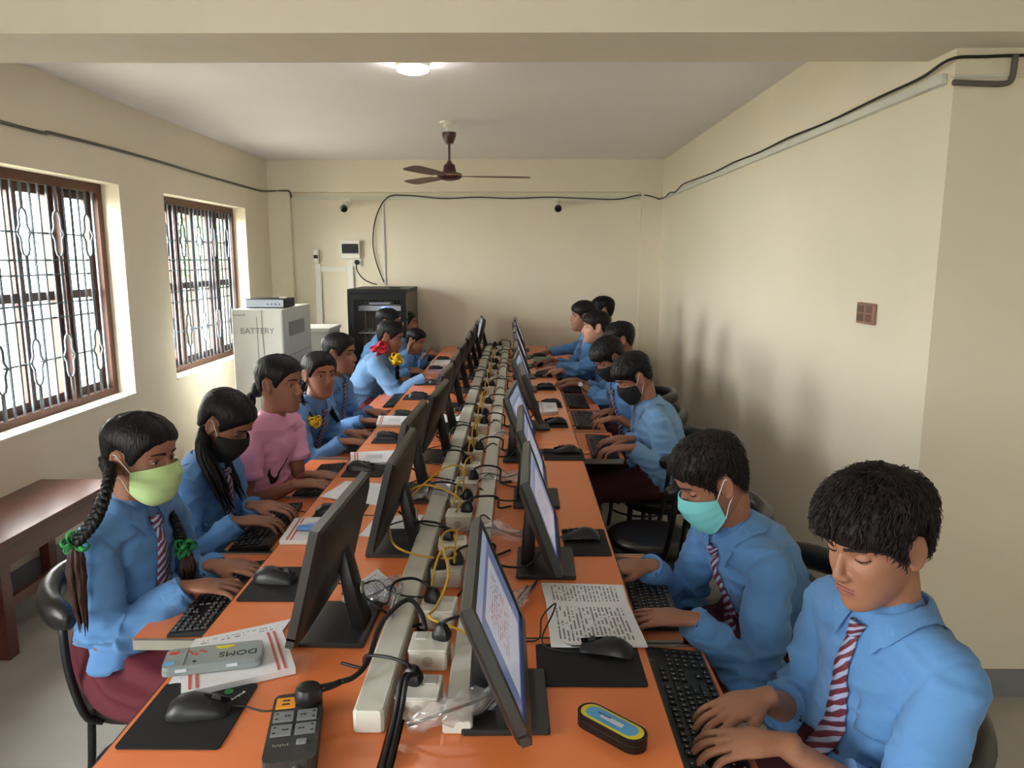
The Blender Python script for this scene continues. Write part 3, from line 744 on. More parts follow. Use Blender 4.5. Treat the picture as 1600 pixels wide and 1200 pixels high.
for k, (x, y, a) in enumerate(ML):
    lb = 'black monitor turned towards ' + DL[k]
    if first: mon_a.location = (x, y, ZT); mon_a.rotation_euler = (0, 0, R(-90 + a)); mon_a['label'] = lb; first = False
    else: dup(mon_a, (x, y, ZT), R(-90 + a), lb)
for k, (x, y, a) in enumerate(MR):
    lb = 'black monitor turned towards ' + DR[k]
    if k == 0: mon_b.location = (x, y, ZT); mon_b.rotation_euler = (0, 0, R(90 + a)); mon_b['label'] = lb
    elif k == 1: mon_c.location = (x, y, ZT); mon_c.rotation_euler = (0, 0, R(90 + a)); mon_c['label'] = lb
    else: dup(mon_c, (x, y, ZT), R(90 + a), lb)

# ---- keyboards: local x = user's right, y away from the user
def key_layout():
    L = []; u = .0188; x0 = -.213; y0 = -.053
    rows = [[(1.25, 3), (6.25, 1), (1.25, 4)], [(2.25, 1), (1, 10), (2.75, 1)], [(1.75, 1), (1, 11), (2.25, 1)], [(1.5, 1), (1, 12), (1.5, 1)], [(1, 13), (2, 1)], [(1, 1), (0, .6), (1, 4), (0, .35), (1, 4), (0, .35), (1, 4)]]
    for r, row in enumerate(rows):
        x = x0; y = y0 + r * u + (.004 if r == 5 else 0)
        for w_, n in row:
            if w_ == 0: x += n * u; continue
            for _ in range(int(n)): L.append((x + w_ * u / 2, y, w_ * u)); x += w_ * u
    xn = x0 + 15.3 * u
    for r, cols in ((0, (0, 1, 2)), (1, (1,)), (3, (0, 1, 2)), (4, (0, 1, 2)), (5, (0, 1, 2))):
        for c in cols: L.append((xn + (c + .5) * u, y0 + r * u + (.004 if r == 5 else 0), u))
    xp = x0 + 18.6 * u
    for r in range(5):
        for c in range(4):
            if r == 0 and c == 0: L.append((xp + u, y0, 2 * u)); continue
            if r == 0 and c == 1: continue
            L.append((xp + (c + .5) * u, y0 + r * u, u))
    return L
KL = key_layout(); KEYMESH = {}
def key_mesh(w_):
    k = round(w_, 4)
    if k not in KEYMESH:
        a, b, h = w_ / 2 - .0012, .0082, .007; s_ = .0022
        m = MB(); m.add([(-a, -b, 0), (a, -b, 0), (a, b, 0), (-a, b, 0), (-a + s_, -b + s_, h), (a - s_, -b + s_, h), (a - s_, b - s_ * .6, h), (-a + s_, b - s_ * .6, h)], [(3, 2, 1, 0), (4, 5, 6, 7), (0, 1, 5, 4), (1, 2, 6, 5), (2, 3, 7, 6), (3, 0, 4, 7)])
        m.cur = 1; m.box((-a * .35, .002, h + .0002), (.0035, .0035, .0003))
        me = m.mesh('key'); me.materials.append(MATS['key_black']); me.materials.append(MATS['key_legend']); KEYMESH[k] = me
    return KEYMESH[k]
def make_keyboard(single):
    t = thing('computer_keyboard', 'x', 'keyboard', group='black keyboards on the pull-out trays')
    m = MB(); p = [(-.066, .002), (.066, .002), (.066, .020), (.058, .021), (-.062, .011), (-.066, .009)]
    n = len(p); vs = [(-.222, y, z) for y, z in p] + [(.222, y, z) for y, z in p]
    m.add(vs, [tuple(range(n)), tuple(range(2 * n - 1, n - 1, -1))] + [(i, n + i, n + (i + 1) % n, (i + 1) % n) for i in range(n)])
    m.build('case', 'black_plastic', t)
    def kz(y): return .0105 + (y + .062) / .12 * .010
    if single:
        for x, y, w_ in KL:
            o = bpy.data.objects.new('key', key_mesh(w_)); COL.objects.link(o); o.parent = t; o.location = (x, y, kz(y) - .002); o.rotation_euler = (R(4.6), 0, 0)
    else:
        mm = MB()
        for x, y, w_ in KL:
            a, b, h = w_ / 2 - .0012, .0082, .007; z = kz(y) - .002
            mm.add([(x - a, y - b, z), (x + a, y - b, z), (x + a, y + b, z), (x - a, y + b, z), (x - a + .002, y - b + .002, z + h), (x + a - .002, y - b + .002, z + h), (x + a - .002, y + b - .001, z + h), (x - a + .002, y + b - .001, z + h)], [(4, 5, 6, 7), (0, 1, 5, 4), (1, 2, 6, 5), (2, 3, 7, 6), (3, 0, 4, 7)])
        tag(mm.build('keys', 'key_black', t, fix=False), kind='stuff')
    MB().box((.17, .064, .0213), (.03, .003, .0008)).build('indicator_strip', 'black_gloss', t)
    MB().tube([(-.15, .066, .012), (-.15, .09, .006), (-.13, .14, .004)], .0022, n=10).build('lead', 'black_cable', t, smooth=True)
    return t
kf = make_keyboard(False)
KBL = {1: (-.830, 1.98, 3), 2: (-.885, 2.545, 2), 3: (-.84, 3.12, 0), 4: (-.815, 3.80, 1), 5: (-.825, 4.34, 0), 7: (-.80, 5.42, 2), 8: (-.80, 6.05, 0), 9: (-.8, 6.6, 0), 6: (-.80, 4.95, 0), 10: (-.8, 7.2, 0)}
KBR = {0: (.375, 1.46, -1), 1: (.37, 2.02, -1), 4: (.43, 3.70, -1), 5: (.40, 4.33, 0), 6: (.40, 4.92, 0), 7: (.40, 5.48, 0), 8: (.39, 6.03, 0)  , 9: (.39, 6.6, 0)}
firstk = True
for sd, D_, rz in ((KBL, DL, -90), (KBR, DR, 90)):
    for i in sorted(sd):
        x, y, a = sd[i]; lb = 'black keyboard on the tray at ' + D_[i]
        if (sd is KBL and i in (1, 2)) or (sd is KBR and i in (0, 1)):
            k = make_keyboard(True); k.location = (x, y, ZK); k.rotation_euler = (0, 0, R(rz + a)); k['label'] = lb
        elif firstk: firstk = False; kf.location = (x, y, ZK); kf.rotation_euler = (0, 0, R(rz + a)); kf['label'] = lb
        else: dup(kf, (x, y, ZK), R(rz + a), lb)

# ---- mouse and pad
def make_mouse():
    t = thing('computer_mouse', 'x', 'mouse', group='black mice')
    m = MB(); L = .118
    secs = []
    for s_, w_, h in ((-.5, .018, .010), (-.46, .026, .022), (-.3, .031, .036), (-.1, .0325, .039), (.1, .031, .034), (.3, .029, .026), (.44, .027, .018), (.5, .020, .010)): secs.append((s_ * L, w_, h))
    rings = []
    for y, w_, h in secs:
        rings.append([(w_ * math.cos(a) if abs(math.cos(a)) < 1 else w_, y, max(.001, h * math.sin(a) ** .75)) if True else 0 for a in [math.pi * j / 14 for j in range(15)]])
    vs = [p for r in rings for p in r]; fs = []
    for i in range(len(rings) - 1):
        for j in range(14): fs.append((i * 15 + j, i * 15 + j + 1, i * 15 + 16 + j, i * 15 + 15 + j))
        fs.append((i * 15 + 14, i * 15, i * 15 + 15, i * 15 + 29))
    fs += [tuple(range(14, -1, -1)), tuple(range(len(vs) - 15, len(vs)))]
    m.add(vs, fs); m.build('shell', 'black_plastic', t, smooth=True, auto=60)
    MB().box((0, .034, .027), (.0012, .05, .010), rot=Matrix.Rotation(R(-14), 3, 'X')).build('button_gap', 'black_gloss', t)
    MB().lathe((0, .032, .0265), [(.009, -.0035), (.009, .0035)], 16, 'x').build('scroll_wheel', 'monitor_edge', t, smooth=True, auto=40)
    MB().tube([(0, .055, .008), (.0, .085, .004), (.02, .13, .003), (.0, .19, .003)], .0019, n=16).build('lead', 'black_cable', t, smooth=True)
    return t
ms = make_mouse()
def pad(x0, x1, y0, y1, label, rz=0):
    cx, cy = (x0 + x1) / 2, (y0 + y1) / 2; w_, l_ = (x1 - x0) / 2, (y1 - y0) / 2; r = .008; poly = []
    for sx, sy, a0 in ((1, 1, 0), (-1, 1, 90), (-1, -1, 180), (1, -1, 270)):
        for k in range(4): a = R(a0 + 30 * k); poly.append((sx * (w_ - r) + r * math.cos(a), sy * (l_ - r) + r * math.sin(a)))
    o = MB().prism(poly, 0, .003).build('mouse_pad', 'mousepad'); o.location = (cx, cy, ZT + .0003); o.rotation_euler = (0, 0, R(rz))
    return tag(o, label, 'mouse pad', 'black mouse pads')
PADL = {0: (-.725, -.535, 1.215, 1.425), 1: (-.725, -.545, 1.805, 2.02), 2: (-.70, -.53, 2.36, 2.58), 3: (-.715, -.55, 2.92, 3.13), 4: (-.70, -.54, 3.48, 3.66), 5: (-.70, -.54, 4.0, 4.2), 6: (-.72, -.5, 4.6, 4.78), 7: (-.72, -.52, 5.16, 5.32), 8: (-.71, -.54, 5.78, 5.95), 9: (-.71, -.54, 6.35, 6.55)}
PADR = {0: (.043, .272, 1.42, 1.59), 1: (.145, .283, 2.11, 2.33), 3: (.12, .30, 3.18, 3.38), 4: (.10, .27, 3.82, 4.0), 5: (.10, .27, 4.36, 4.54), 6: (.09, .265, 4.95, 5.12), 7: (.09, .265, 5.5, 5.68), 8: (.09, .265, 6.05, 6.25), 9: (.09, .265, 6.6, 6.8)}
firstm = True
MOFF = {('L', 0): (-.615, 1.325, 8), ('L', 1): (-.66, 1.93, -8), ('R', 0): (.20, 1.55, -18), ('R', 1): (.20, 2.24, 0), ('R', 3): (.225, 3.30, 0), ('L', 7): (-.57, 5.24, 0)}
for nm, pp_, D_, rz in (('L', PADL, DL, -90), ('R', PADR, DR, 90)):
    for i in sorted(pp_):
        a, b, c, d = pp_[i]
        pad(a, b, c, d, 'black mouse pad at ' + D_[i])
        x, y, r_ = MOFF.get((nm, i), ((a + b) / 2 - (.02 if nm == 'L' else -.02), (c + d) / 2, 5 * math.sin(i * 1.7)))
        lb = 'black mouse on the pad at ' + D_[i]; L_ = (x, y, ZT + .0035)
        if firstm: firstm = False; ms.location = L_; ms.rotation_euler = (0, 0, R(rz + r_)); ms['label'] = lb
        else: dup(ms, L_, R(rz + r_), lb)

# ---- white trunking lines along the middle and the socket boxes between them
YE = SY(11) - .02
for k, (a, b) in enumerate(((1.262, 3.0), (3.0, 5.2), (5.2, YE))):
    o = MB().box((0, (b - a) / 2, .0225), (.058, b - a - .002, .045), bev=.006).build('table_trunking', 'trunking'); o.location = (-.275, a, ZT + .0003)
    tag(o, 'thick white trunking along the table middle, %s length from the extension board' % ORD[k], 'trunking', 'table trunking')
    o = MB().box((0, (b - a) / 2, .0125), (.056, b - a - .002, .025), bev=.004).build('table_trunking', 'trunking'); o.location = (-.110, a, ZT + .0003)
    tag(o, 'flat white trunking beside the socket boxes, %s length from the extension board' % ORD[k], 'trunking', 'table trunking')
def socket_box(x, y, label, h=.042):
    t = thing('socket_box', label, 'socket', (x, y, ZT + .0003), R(random.uniform(-4, 4)), 'white socket boxes along the table middle')
    MB().box((0, 0, h / 2), (.082, .082, h), bev=.004).build('box_body', 'white_plastic', t)
    MB().box((0, 0, h + .003), (.084, .084, .006), bev=.003).build('face_plate', 'white_plastic', t)
    for q in (-.02, .02): MB().box((q, .02, h + .0072), (.026, .03, .003), bev=.001).build('socket_insert', 'cabinet_grey', t)
    MB().lathe((0, -.0405, h * .5), [(.012, -.0012), (.012, .0012)], 14, 'y').build('knockout', 'cabinet_grey', t, smooth=True, auto=40)
    return t
def near_label(y, pts):
    st_ = min(10, max(0, int((y - Y0) / PP))); same = [q for q in pts if min(10, int((q - Y0) / PP)) == st_]
    return SL[st_] + ('' if len(same) == 1 else ', %s' % ('nearer the extension board', 'the middle one', 'nearer the back wall')[0 if y == same[0] else (2 if y == same[-1] else 1)])
SB = [1.345, 1.52, 1.70, 1.93, 2.11, 2.36, 2.52, 2.73, 2.95, 3.18, 3.42, 3.70, 3.95, 4.24, 4.5, 4.85, 5.2, 5.6, 6.0, 6.4, 6.85, 7.2]
def plug(parent, loc, rz, m_='black_plastic'):
    q = Matrix.Rotation(rz, 3, 'Z')
    b = MB(); b.loft([((0, 0, .004), .021, .017), ((0, 0, .014), .020, .016), ((0, 0, .026), .014, .011)], side=(1, 0, 0), m=10, power=.6); b.v = [tuple(q @ Vector(v) + Vector(loc)) for v in b.v]
    return b.build('plug', m_, parent, smooth=True, auto=45)
for k, y in enumerate(SB):
    at_ = near_label(y, SB)
    socket_box(-.19, y, 'white socket box level with ' + at_)
    zt_ = ZT + .049
    # black mains lead running to the girls' side or to the boys' side
    right = k % 2 == 1
    sgn = 1 if right else -1
    xs, ys = (-.185 + .02 * sgn, y + .012)
    t = thing('mains_lead', 'black lead plugged in level with ' + at_, 'cable', (xs, ys, zt_), 0, 'black mains leads')
    plug(t, (0, 0, 0), random.uniform(-.5, .5))
    xe = (-.38 if not right else -.02); ye = y + random.uniform(.03, .22)
    dx = xe - xs; dy = ye - ys; h_ = random.uniform(.02, .05)
    MB().tube([(0, 0, .025), (.01 * sgn, -.01, .045), (.05 * sgn, .01, .04 + h_ * .3), (.10 * sgn, dy * .3, .03), (dx * .7, dy * .7 + random.uniform(-.02, .04), -.035), (dx, dy, -.042)], .0038, n=30).build('lead', 'black_cable', t, smooth=True)
    if k % 3 == 0 and k:
        t2 = thing('mains_lead', 'extra black plug level with ' + at_, 'cable', (-.19 - .02 * sgn, y - .02, zt_), 0, 'black mains leads')
        plug(t2, (0, 0, 0), .3)
        MB().tube([(0, 0, .025), (0, -.02, .04), (-.02 * sgn, -.05, .02), (-.01, -.09, -.03), (.0, -.13, -.035)], .0038, n=20).build('lead', 'black_cable', t2, smooth=True)
# yellow network cables
def ycable(pts, label, n=50): return cord('network_cable', pts, .0032, 'yellow_cable', label, n, 6, 'yellow network cables')
zs = ZT + .05
ycable([(-.18, 2.11, zs), (-.175, 2.06, zs + .05), (-.2, 1.9, zs + .09), (-.17, 1.75, zs + .05), (-.19, 1.66, zs + .01), (-.20, 1.60, zs + .012), (-.13, 1.575, zs - .005), (-.06, 1.56, ZT + .01), (-.02, 1.6, ZT + .006)], 'yellow network cable draped over the nearest socket boxes to the boys\' side')
ycable([(-.2, 2.36, zs), (-.19, 2.33, zs + .06), (-.3, 2.30, zs + .11), (-.38, 2.2, zs + .07), (-.36, 2.05, zs + .02), (-.28, 1.95, zs + .02), (-.19, 1.9, zs + .03), (-.165, 1.93, zs + .03), (-.18, 2.05, zs + .04)], 'yellow network cable in a big loop over the thick trunking')
ycable([(-.17, 1.93, zs), (-.17, 1.9, zs + .06), (-.2, 1.83, zs + .07), (-.21, 1.74, zs + .02), (-.19, 1.70, zs)], 'yellow network cable bent in a tight arch between two near socket boxes')
ycable([(-.19, 2.52, zs), (-.185, 2.50, zs + .06), (-.2, 2.44, zs + .07), (-.21, 2.38, zs + .02)], 'yellow network cable arch beside the second length of trunking')
ycable([(-.2, 2.73, zs), (-.21, 2.70, zs + .06), (-.28, 2.64, zs + .06), (-.40, 2.55, ZT + .02), (-.45, 2.5, ZT + .006)], 'yellow network cable leading across the thick trunking to the girls\' side')
for k in range(8, 20):
    y = SB[k]; st_ = min(10, int((y - Y0) / PP)); s_ = .05 + .02 * math.sin(k * 2.1)
    ycable([(-.19, y, zs), (-.185, y - .01, zs + s_), (-.2, y - .06, zs + s_), (-.205, y - .10, zs + .02), (-.2, y - .14, zs - .02)], 'yellow network cable arched level with ' + near_label(y, SB[8:20]), 24)
# loose thin black leads lying across the tables
LY = [1.75 + k * .579 * .86 for k in range(12)]
for k in range(12):
    y = LY[k]; a = random.uniform(-.05, .1)
    cord('signal_lead', [(-.46, y + a, ZT + .004), (-.38, y + a + .05, ZT + .02), (-.32, y + .02, ZT + .047), (-.27, y - .02, ZT + .052), (-.225, y + .02, ZT + .03)], .0028, 'black_cable', 'thin black lead over the thick trunking by ' + near_label(y, LY), 26, 6, 'thin black leads on the girls\' side')
    cord('signal_lead', [(.06, y + .1 + a, ZT + .004), (.0, y + .04, ZT + .004), (-.06, y + .06, ZT + .012), (-.11, y + .08 + a, ZT + .032), (-.15, y + .05, ZT + .02)], .0028, 'black_cable', 'thin black lead over the flat trunking by ' + near_label(y, LY), 26, 6, 'thin black leads on the boys\' side')
# two leads dropping through the gap at the table end
for x, lb in ((-.232, 'black lead dropping into the gap between the two nearest tables'), (-.222, 'thick black lead beside it running down the table gap')):
    cord('mains_lead', [(x + .03, 1.33, zs + .03), (x + .015, 1.30, zs + .04), (x + .008, 1.27, ZT + .045), (x + .002, 1.22, ZT + .012), (x, 1.16, ZT + .0), (x, 1.08, ZT - .06), (x, 1.05, ZT - .3)], .0055, 'black_cable', lb, 36)

# ---- plastic bags of spare leads
def bag(pts, rs, label, seed):
    rn = random.Random(seed); m = MB(); n = 26
    def mod(t_, a): return 1 + .28 * math.sin(a * 3 + t_ * 19 + seed) + .22 * math.sin(a * 5 - t_ * 31)
    m.loft([(p, r, r * .45) for p, r in zip(pts, rs)], side=(1, 0, 0), m=18, n=n, mod=mod)
    t = thing('plastic_bag', label, 'bag', tuple(pts[0]), 0, 'clear bags of spare leads')
    m.v = [tuple(Vector(v) - Vector(pts[0])) for v in m.v]
    m.build('film', 'clear_film', t, smooth=True)
    k = MB().tube([Vector(p) - Vector(pts[0]) + Vector((.004 * math.sin(i * 3), 0, 0)) for i, p in enumerate(pts)], .003, n=20); k.build('coiled_lead', 'black_cable', t, smooth=True)
V = Vector
bag([V((-.20, 1.26, ZT + .02)), V((-.13, 1.265, ZT + .045)), V((-.06, 1.30, ZT + .05)), V((-.02, 1.33, ZT + .055))], [.012, .022, .02, .008], 'clear plastic bag with a folded lead under the nearest boys\' side monitor', 1)
bag([V((-.44, 1.79, ZT + .012)), V((-.38, 1.80, ZT + .018)), V((-.31, 1.78, ZT + .055)), V((-.29, 1.62, ZT + .055))], [.015, .028, .03, .012], 'clear plastic bag lying over the thick trunking', 2)
bag([V((-.02, 1.72, ZT + .012)), V((.0, 1.78, ZT + .02)), V((.03, 1.84, ZT + .03))], [.012, .022, .006], 'small clear bag behind the monitor of the boy in the teal mask', 3)
bag([V((-.17, 2.25, ZT + .02)), V((-.08, 2.24, ZT + .04)), V((.0, 2.22, ZT + .02)), V((.05, 2.25, ZT + .015))], [.014, .026, .024, .01], 'clear bag marked in pen across the flat trunking', 4)
bag([V((-.20, 2.80, ZT + .03)), V((-.12, 2.83, ZT + .045)), V((-.04, 2.86, ZT + .02)), V((.02, 2.9, ZT + .03))], [.014, .028, .03, .012], 'crumpled clear bag at the third monitor of the boys\' side', 5)
bag([V((-.38, 2.57, ZT + .03)), V((-.32, 2.60, ZT + .05)), V((-.24, 2.55, ZT + .06)), V((-.2, 2.5, ZT + .06))], [.010, .03, .03, .012], 'clear bag draped over the trunking at the girls\' side', 6)
bag([V((-.13, 3.5, ZT + .03)), V((-.08, 3.55, ZT + .04)), V((-.03, 3.6, ZT + .02))], [.014, .028, .012], 'small clear bag at the far sockets', 7)

# ---- black extension board with orange USB panel
eb = thing('extension_board', 'black extension board with grey sockets and an orange panel', 'extension board', (-.405, 1.24, ZT + .0003), R(11))
poly = []
for sx, sy, a0 in ((1, 1, 0), (-1, 1, 90), (-1, -1, 180), (1, -1, 270)):
    for k in range(4): a = R(a0 + 30 * k); poly.append((sx * .030 + .015 * math.cos(a), sy * .088 + .015 * math.sin(a)))
MB().prism(poly, 0, .034).build('case', 'ext_body', eb)
MB().box((-.021, .070, .035), (.036, .034, .003), bev=.001).build('usb_panel', 'outlet_orange', eb)
for q in (-.006, .006): MB().box((-.021, .070 + q, .0368), (.014, .004, .001)).build('usb_port', 'ink_dark', eb)
for sx in (-.021, .021):
    for y in (.026, -.016):
        s_ = MB().box((sx, y, .035), (.036, .032, .003), bev=.001).build('socket', 'outlet_grey', eb)
        for hx, hy in ((-.012, .008), (-.012, -.008), (.004, 0), (.010, 0)): MB().box((sx + hx * (1 if sx < 0 else -1), y + hy, .0368), (.005, .003, .001)).build('socket_hole', 'ink_dark', s_)
MB().box((.018, -.055, .036), (.018, .012, .006), bev=.002).build('rocker_switch', 'outlet_grey', eb)
faint_print(eb, (-.018, -.057, .0343), (0, 0, 0), .028, .006, 'letter_grey')
MB().tube([(.012, -.103, .017), (.013, -.13, .017)], .008, m=10, n=6).build('strain_relief', 'rail_metal', eb, smooth=True)
MB().tube([(.013, -.128, .017), (.015, -.18, .01), (.02, -.222, .009), (.024, -.245, -.02), (.026, -.25, -.3), (.03, -.26, -.7), (.06, -.30, -.752), (.2, -.34, -.753)], .005, m=8, n=40).build('lead', 'black_cable', eb, smooth=True)
pg = thing('mains_lead', 'black round plug in the extension board with its thick lead', 'cable', (-.398, 1.312, ZT + .0355), 0)
MB().lathe((0, 0, 0), [(.022, 0), (.026, .006), (.026, .02), (.022, .03), (.012, .034)], 18).build('plug', 'black_plastic', pg, smooth=True, auto=45)
sp = [(.02, .01, .02), (.04, .02, .02), (.055, .03, .022)]
MB().tube(sp, [.008, .007, .006], n=6).build('strain_relief', 'black_plastic', pg, smooth=True)
q0 = Vector((-.398, 1.312, ZT + .0355)); path = [(-.343, 1.342, .8175), (-.32, 1.36, .818), (-.30, 1.40, .83), (-.29, 1.5, .86), (-.25, 1.60, .865), (-.215, 1.57, .85), (-.20, 1.53, .83)]
MB().tube([tuple(Vector(p) - q0) for p in path], .0055, n=30, m=8).build('lead', 'black_cable', pg, smooth=True)

# ---- paper things
def sheet(name, c4, mt, label, cat='paper', curl=.006, z=None, th=.0006, nx=10, ny=10, seed=0, group=None):
    """c4: corners on the table (near-left, near-right, far-right, far-left) as world xy"""
    z = ZT if z is None else z; rows = []
    for j in range(ny + 1):
        r = []
        for i in range(nx + 1):
            a, b = i / nx, j / ny
            p = (V(c4[0]) * (1 - a) + V(c4[1]) * a) * (1 - b) + (V(c4[3]) * (1 - a) + V(c4[2]) * a) * b
            zz = z + .0012 + curl * (math.sin(a * 3 + seed) * .5 + .5) * (math.sin(b * 2.6 + seed * 1.3) * .5 + .5)
            r.append(Vector((p.x, p.y, zz)))
        rows.append(r)
    m = MB(); m.grid(rows, closed_back=lambda p: Vector((0, 0, -th)))
    c = sum((V(x) for x in c4), V((0, 0))) / 4
    o = m.build(name, mt, loc=(c.x, c.y, z), smooth=False); return tag(o, label, cat, group)
def quad(px4, z): return [tuple(pz(u, v, z).xy) for u, v in px4]
# open printed booklet of the boy in the teal mask
bk = thing('open_booklet', 'open printed booklet lying beside the mouse on the boys\' side', 'booklet', (.18, 1.75, ZT), 0)
def page(c4, mt, parent, name, bulge, z0=.004, org=(.18, 1.75)):
    rows = []
    for j in range(13):
        r = []
        for i in range(9):
            a, b = i / 8, j / 12
            p = (V(c4[0]) * (1 - a) + V(c4[1]) * a) * (1 - b) + (V(c4[3]) * (1 - a) + V(c4[2]) * a) * b
            r.append(Vector((p.x - org[0], p.y - org[1], z0 + bulge(b))))
        rows.append(r)
    m = MB(); m.grid(rows, closed_back=lambda p: Vector((0, 0, -min(.004, p.z - .0004)))); return m.build(name, mt, parent)
q1 = quad(((861, 1012), (1012, 1012), (982, 947), (853, 943)), ZT + .004); q2 = quad(((853, 943), (982, 947), (973, 916), (846, 912)), ZT + .004)
def swap(c4): return [c4[1], c4[2], c4[3], c4[0]]     # text lines run along the table
page(swap(q1), 'print_text', bk, 'page', lambda b: .0045)
page(swap(q2), 'print_text', bk, 'page', lambda b: .0035)
# note sheets
sheet('loose_paper', quad(((538, 935), (560, 965), (628, 925), (590, 890)), ZT), 'print_sparse', 'loose note sheet lying between two girls\' side monitors', seed=1, curl=.012)
sheet('loose_paper', quad(((500, 778), (590, 790), (610, 757), (540, 752)), ZT), 'paper', 'plain white sheet in front of the girl in the pink T-shirt', seed=2)
sheet('loose_paper', quad(((560, 838), (640, 842), (662, 805), (590, 806)), ZT), 'paper', 'plain white sheet behind the second girls\' side monitor', seed=3, curl=.004)
sheet('loose_paper', quad(((690, 662), (722, 664), (722, 648), (694, 648)), ZT), 'paper', 'small white sheet lying at the base of a far monitor', seed=3, curl=.004)
# folder of papers with the pencil tin on top
fo = thing('paper_folder', 'striped white exercise book on a spread of loose sheets near the green mask girl', 'book', (-.6, 1.52, ZT), 0)
q = quad(((262, 1078), (290, 1078), (455, 968), (300, 1010)), ZT)
def fsheet(c4, z, mt, nm, th=.001):
    rows = []
    for j in range(9):
        r = []
        for i in range(9):
            a, b = i / 8, j / 8
            p = (V(c4[0]) * (1 - a) + V(c4[1]) * a) * (1 - b) + (V(c4[3]) * (1 - a) + V(c4[2]) * a) * b
            r.append(Vector((p.x + .6, p.y - 1.52, z + .004 * math.sin(b * 3))))
        rows.append(r)
    m = MB(); m.grid(rows, closed_back=lambda p: Vector((0, 0, -th))); return m.build(nm, mt, fo)
fsheet(quad(((262, 1072), (400, 1050), (455, 968), (305, 1000)), ZT + .002), .003, 'print_sparse', 'loose_sheet', .002)
ex = quad(((283, 1086), (462, 1046), (440, 985), (285, 1018)), ZT + .012)
fsheet(ex, .016, 'paper', 'exercise_book', .014)
def on(c4, a, b): return (V(c4[0]) * (1 - a) + V(c4[1]) * a) * (1 - b) + (V(c4[3]) * (1 - a) + V(c4[2]) * a) * b
for a in (.06, .12, .84, .90):
    fsheet([on(ex, a, .03), on(ex, a + .025, .03), on(ex, a + .025, .97), on(ex, a, .97)], .0172, 'red_stripe', 'cover_stripe', .0008)
sq = [on(ex, .42, .62), on(ex, .62, .62), on(ex, .62, .85), on(ex, .42, .85)]
fsheet(sq, .0172, 'copper_band', 'cover_box', .0006)
tn = thing('pencil_tin', 'grey pencil tin with stickers lying on the exercise book', 'pencil case', (-.645, 1.475, ZT + .0215), R(14))
poly = []
for sx, sy, a0 in ((1, 1, 0), (-1, 1, 90), (-1, -1, 180), (1, -1, 270)):
    for k in range(4): a = R(a0 + 30 * k); poly.append((sx * .087 + .012 * math.cos(a), sy * .028 + .012 * math.sin(a)))
MB().prism(poly, 0, .011).build('tin_base', 'pencil_tin_body', tn); MB().prism([(x * .985, y * .97) for x, y in poly], .011, .02).build('tin_lid', 'pencil_tin_body', tn)
lettering('DOMS', .028, tn, (.05, -.008, .0203), (0, 0, R(180)), 'ink_dark', .0003)
MB().prism([(.02 + .02 * math.cos(a), .03 + .012 * math.sin(a)) for a in [R(20 * k) for k in range(9, 19)]], .02, .0206).build('sticker', 'sticker_yellow', tn)
for k in range(5): MB().box((-.02 - .008 * k, .012 + .008 * math.sin(k * 2), .0203), (.009, .005, .0006), rot=Matrix.Rotation(k * .7, 3, 'Z')).build('sticker', 'sticker_red', tn)
MB().box((-.085, -.022, .0203), (.02, .014, .0006)).build('sticker', 'sticker_blue', tn); MB().box((-.082, .02, .0203), (.018, .012, .0006)).build('sticker', 'sticker_red', tn)
MB().box((-.055, 0, .0203), (.0012, .07, .0005)).build('lid_line', 'ink_dark', tn)
MB().lathe((-.035, -.024, .02), [(.004, 0), (.004, .0006)], 12).build('sticker', 'ink_dark', tn)
for x in (-.06, .04): MB().box((x, -.0405, .011), (.022, .002, .006)).build('hinge', 'clear_white', tn)
# mouse pad print on the near pad
mp = [o for o in bpy.data.objects if o.name == 'mouse_pad'][0]
MB().lathe((.045, .075, .003), [(.009, 0), (.009, .0004)], 14).build('pad_logo', 'ribbon_green', mp)
faint_print(mp, (.07, .06, .0034), (0, 0, R(60)), .034, .006, 'clear_white')
# pencil tin of the near boy: black oval case with a printed lid
pc = thing('pencil_case', 'oval black pencil case with a blue and yellow printed lid', 'pencil case', (.176, 1.266, ZT + .0003), R(-44))
def stad(L, r, n=10): return [(L + r * math.cos(R(a)), r * math.sin(R(a))) for a in np.linspace(-90, 90, n)] + [(-L + r * math.cos(R(a)), r * math.sin(R(a))) for a in np.linspace(90, 270, n)]
MB().prism(stad(.048, .026), 0, .013).build('case_bottom', 'black_gloss', pc); MB().prism(stad(.048, .0245), .013, .0155).build('rim', 'monitor_edge', pc); MB().prism(stad(.048, .026), .0155, .026).build('case_lid', 'black_gloss', pc)
MB().prism(stad(.046, .0215), .026, .0266).build('lid_print', 'sticker_yellow', pc); MB().prism(stad(.040, .0165), .0266, .0271).build('lid_print', 'sticker_blue', pc)
MB().box((.0, .0, .0273), (.05, .010, .0004)).build('lid_print', 'clear_white', pc); MB().box((-.02, .004, .0275), (.03, .004, .0004)).build('lid_print', 'pen_blue', pc)
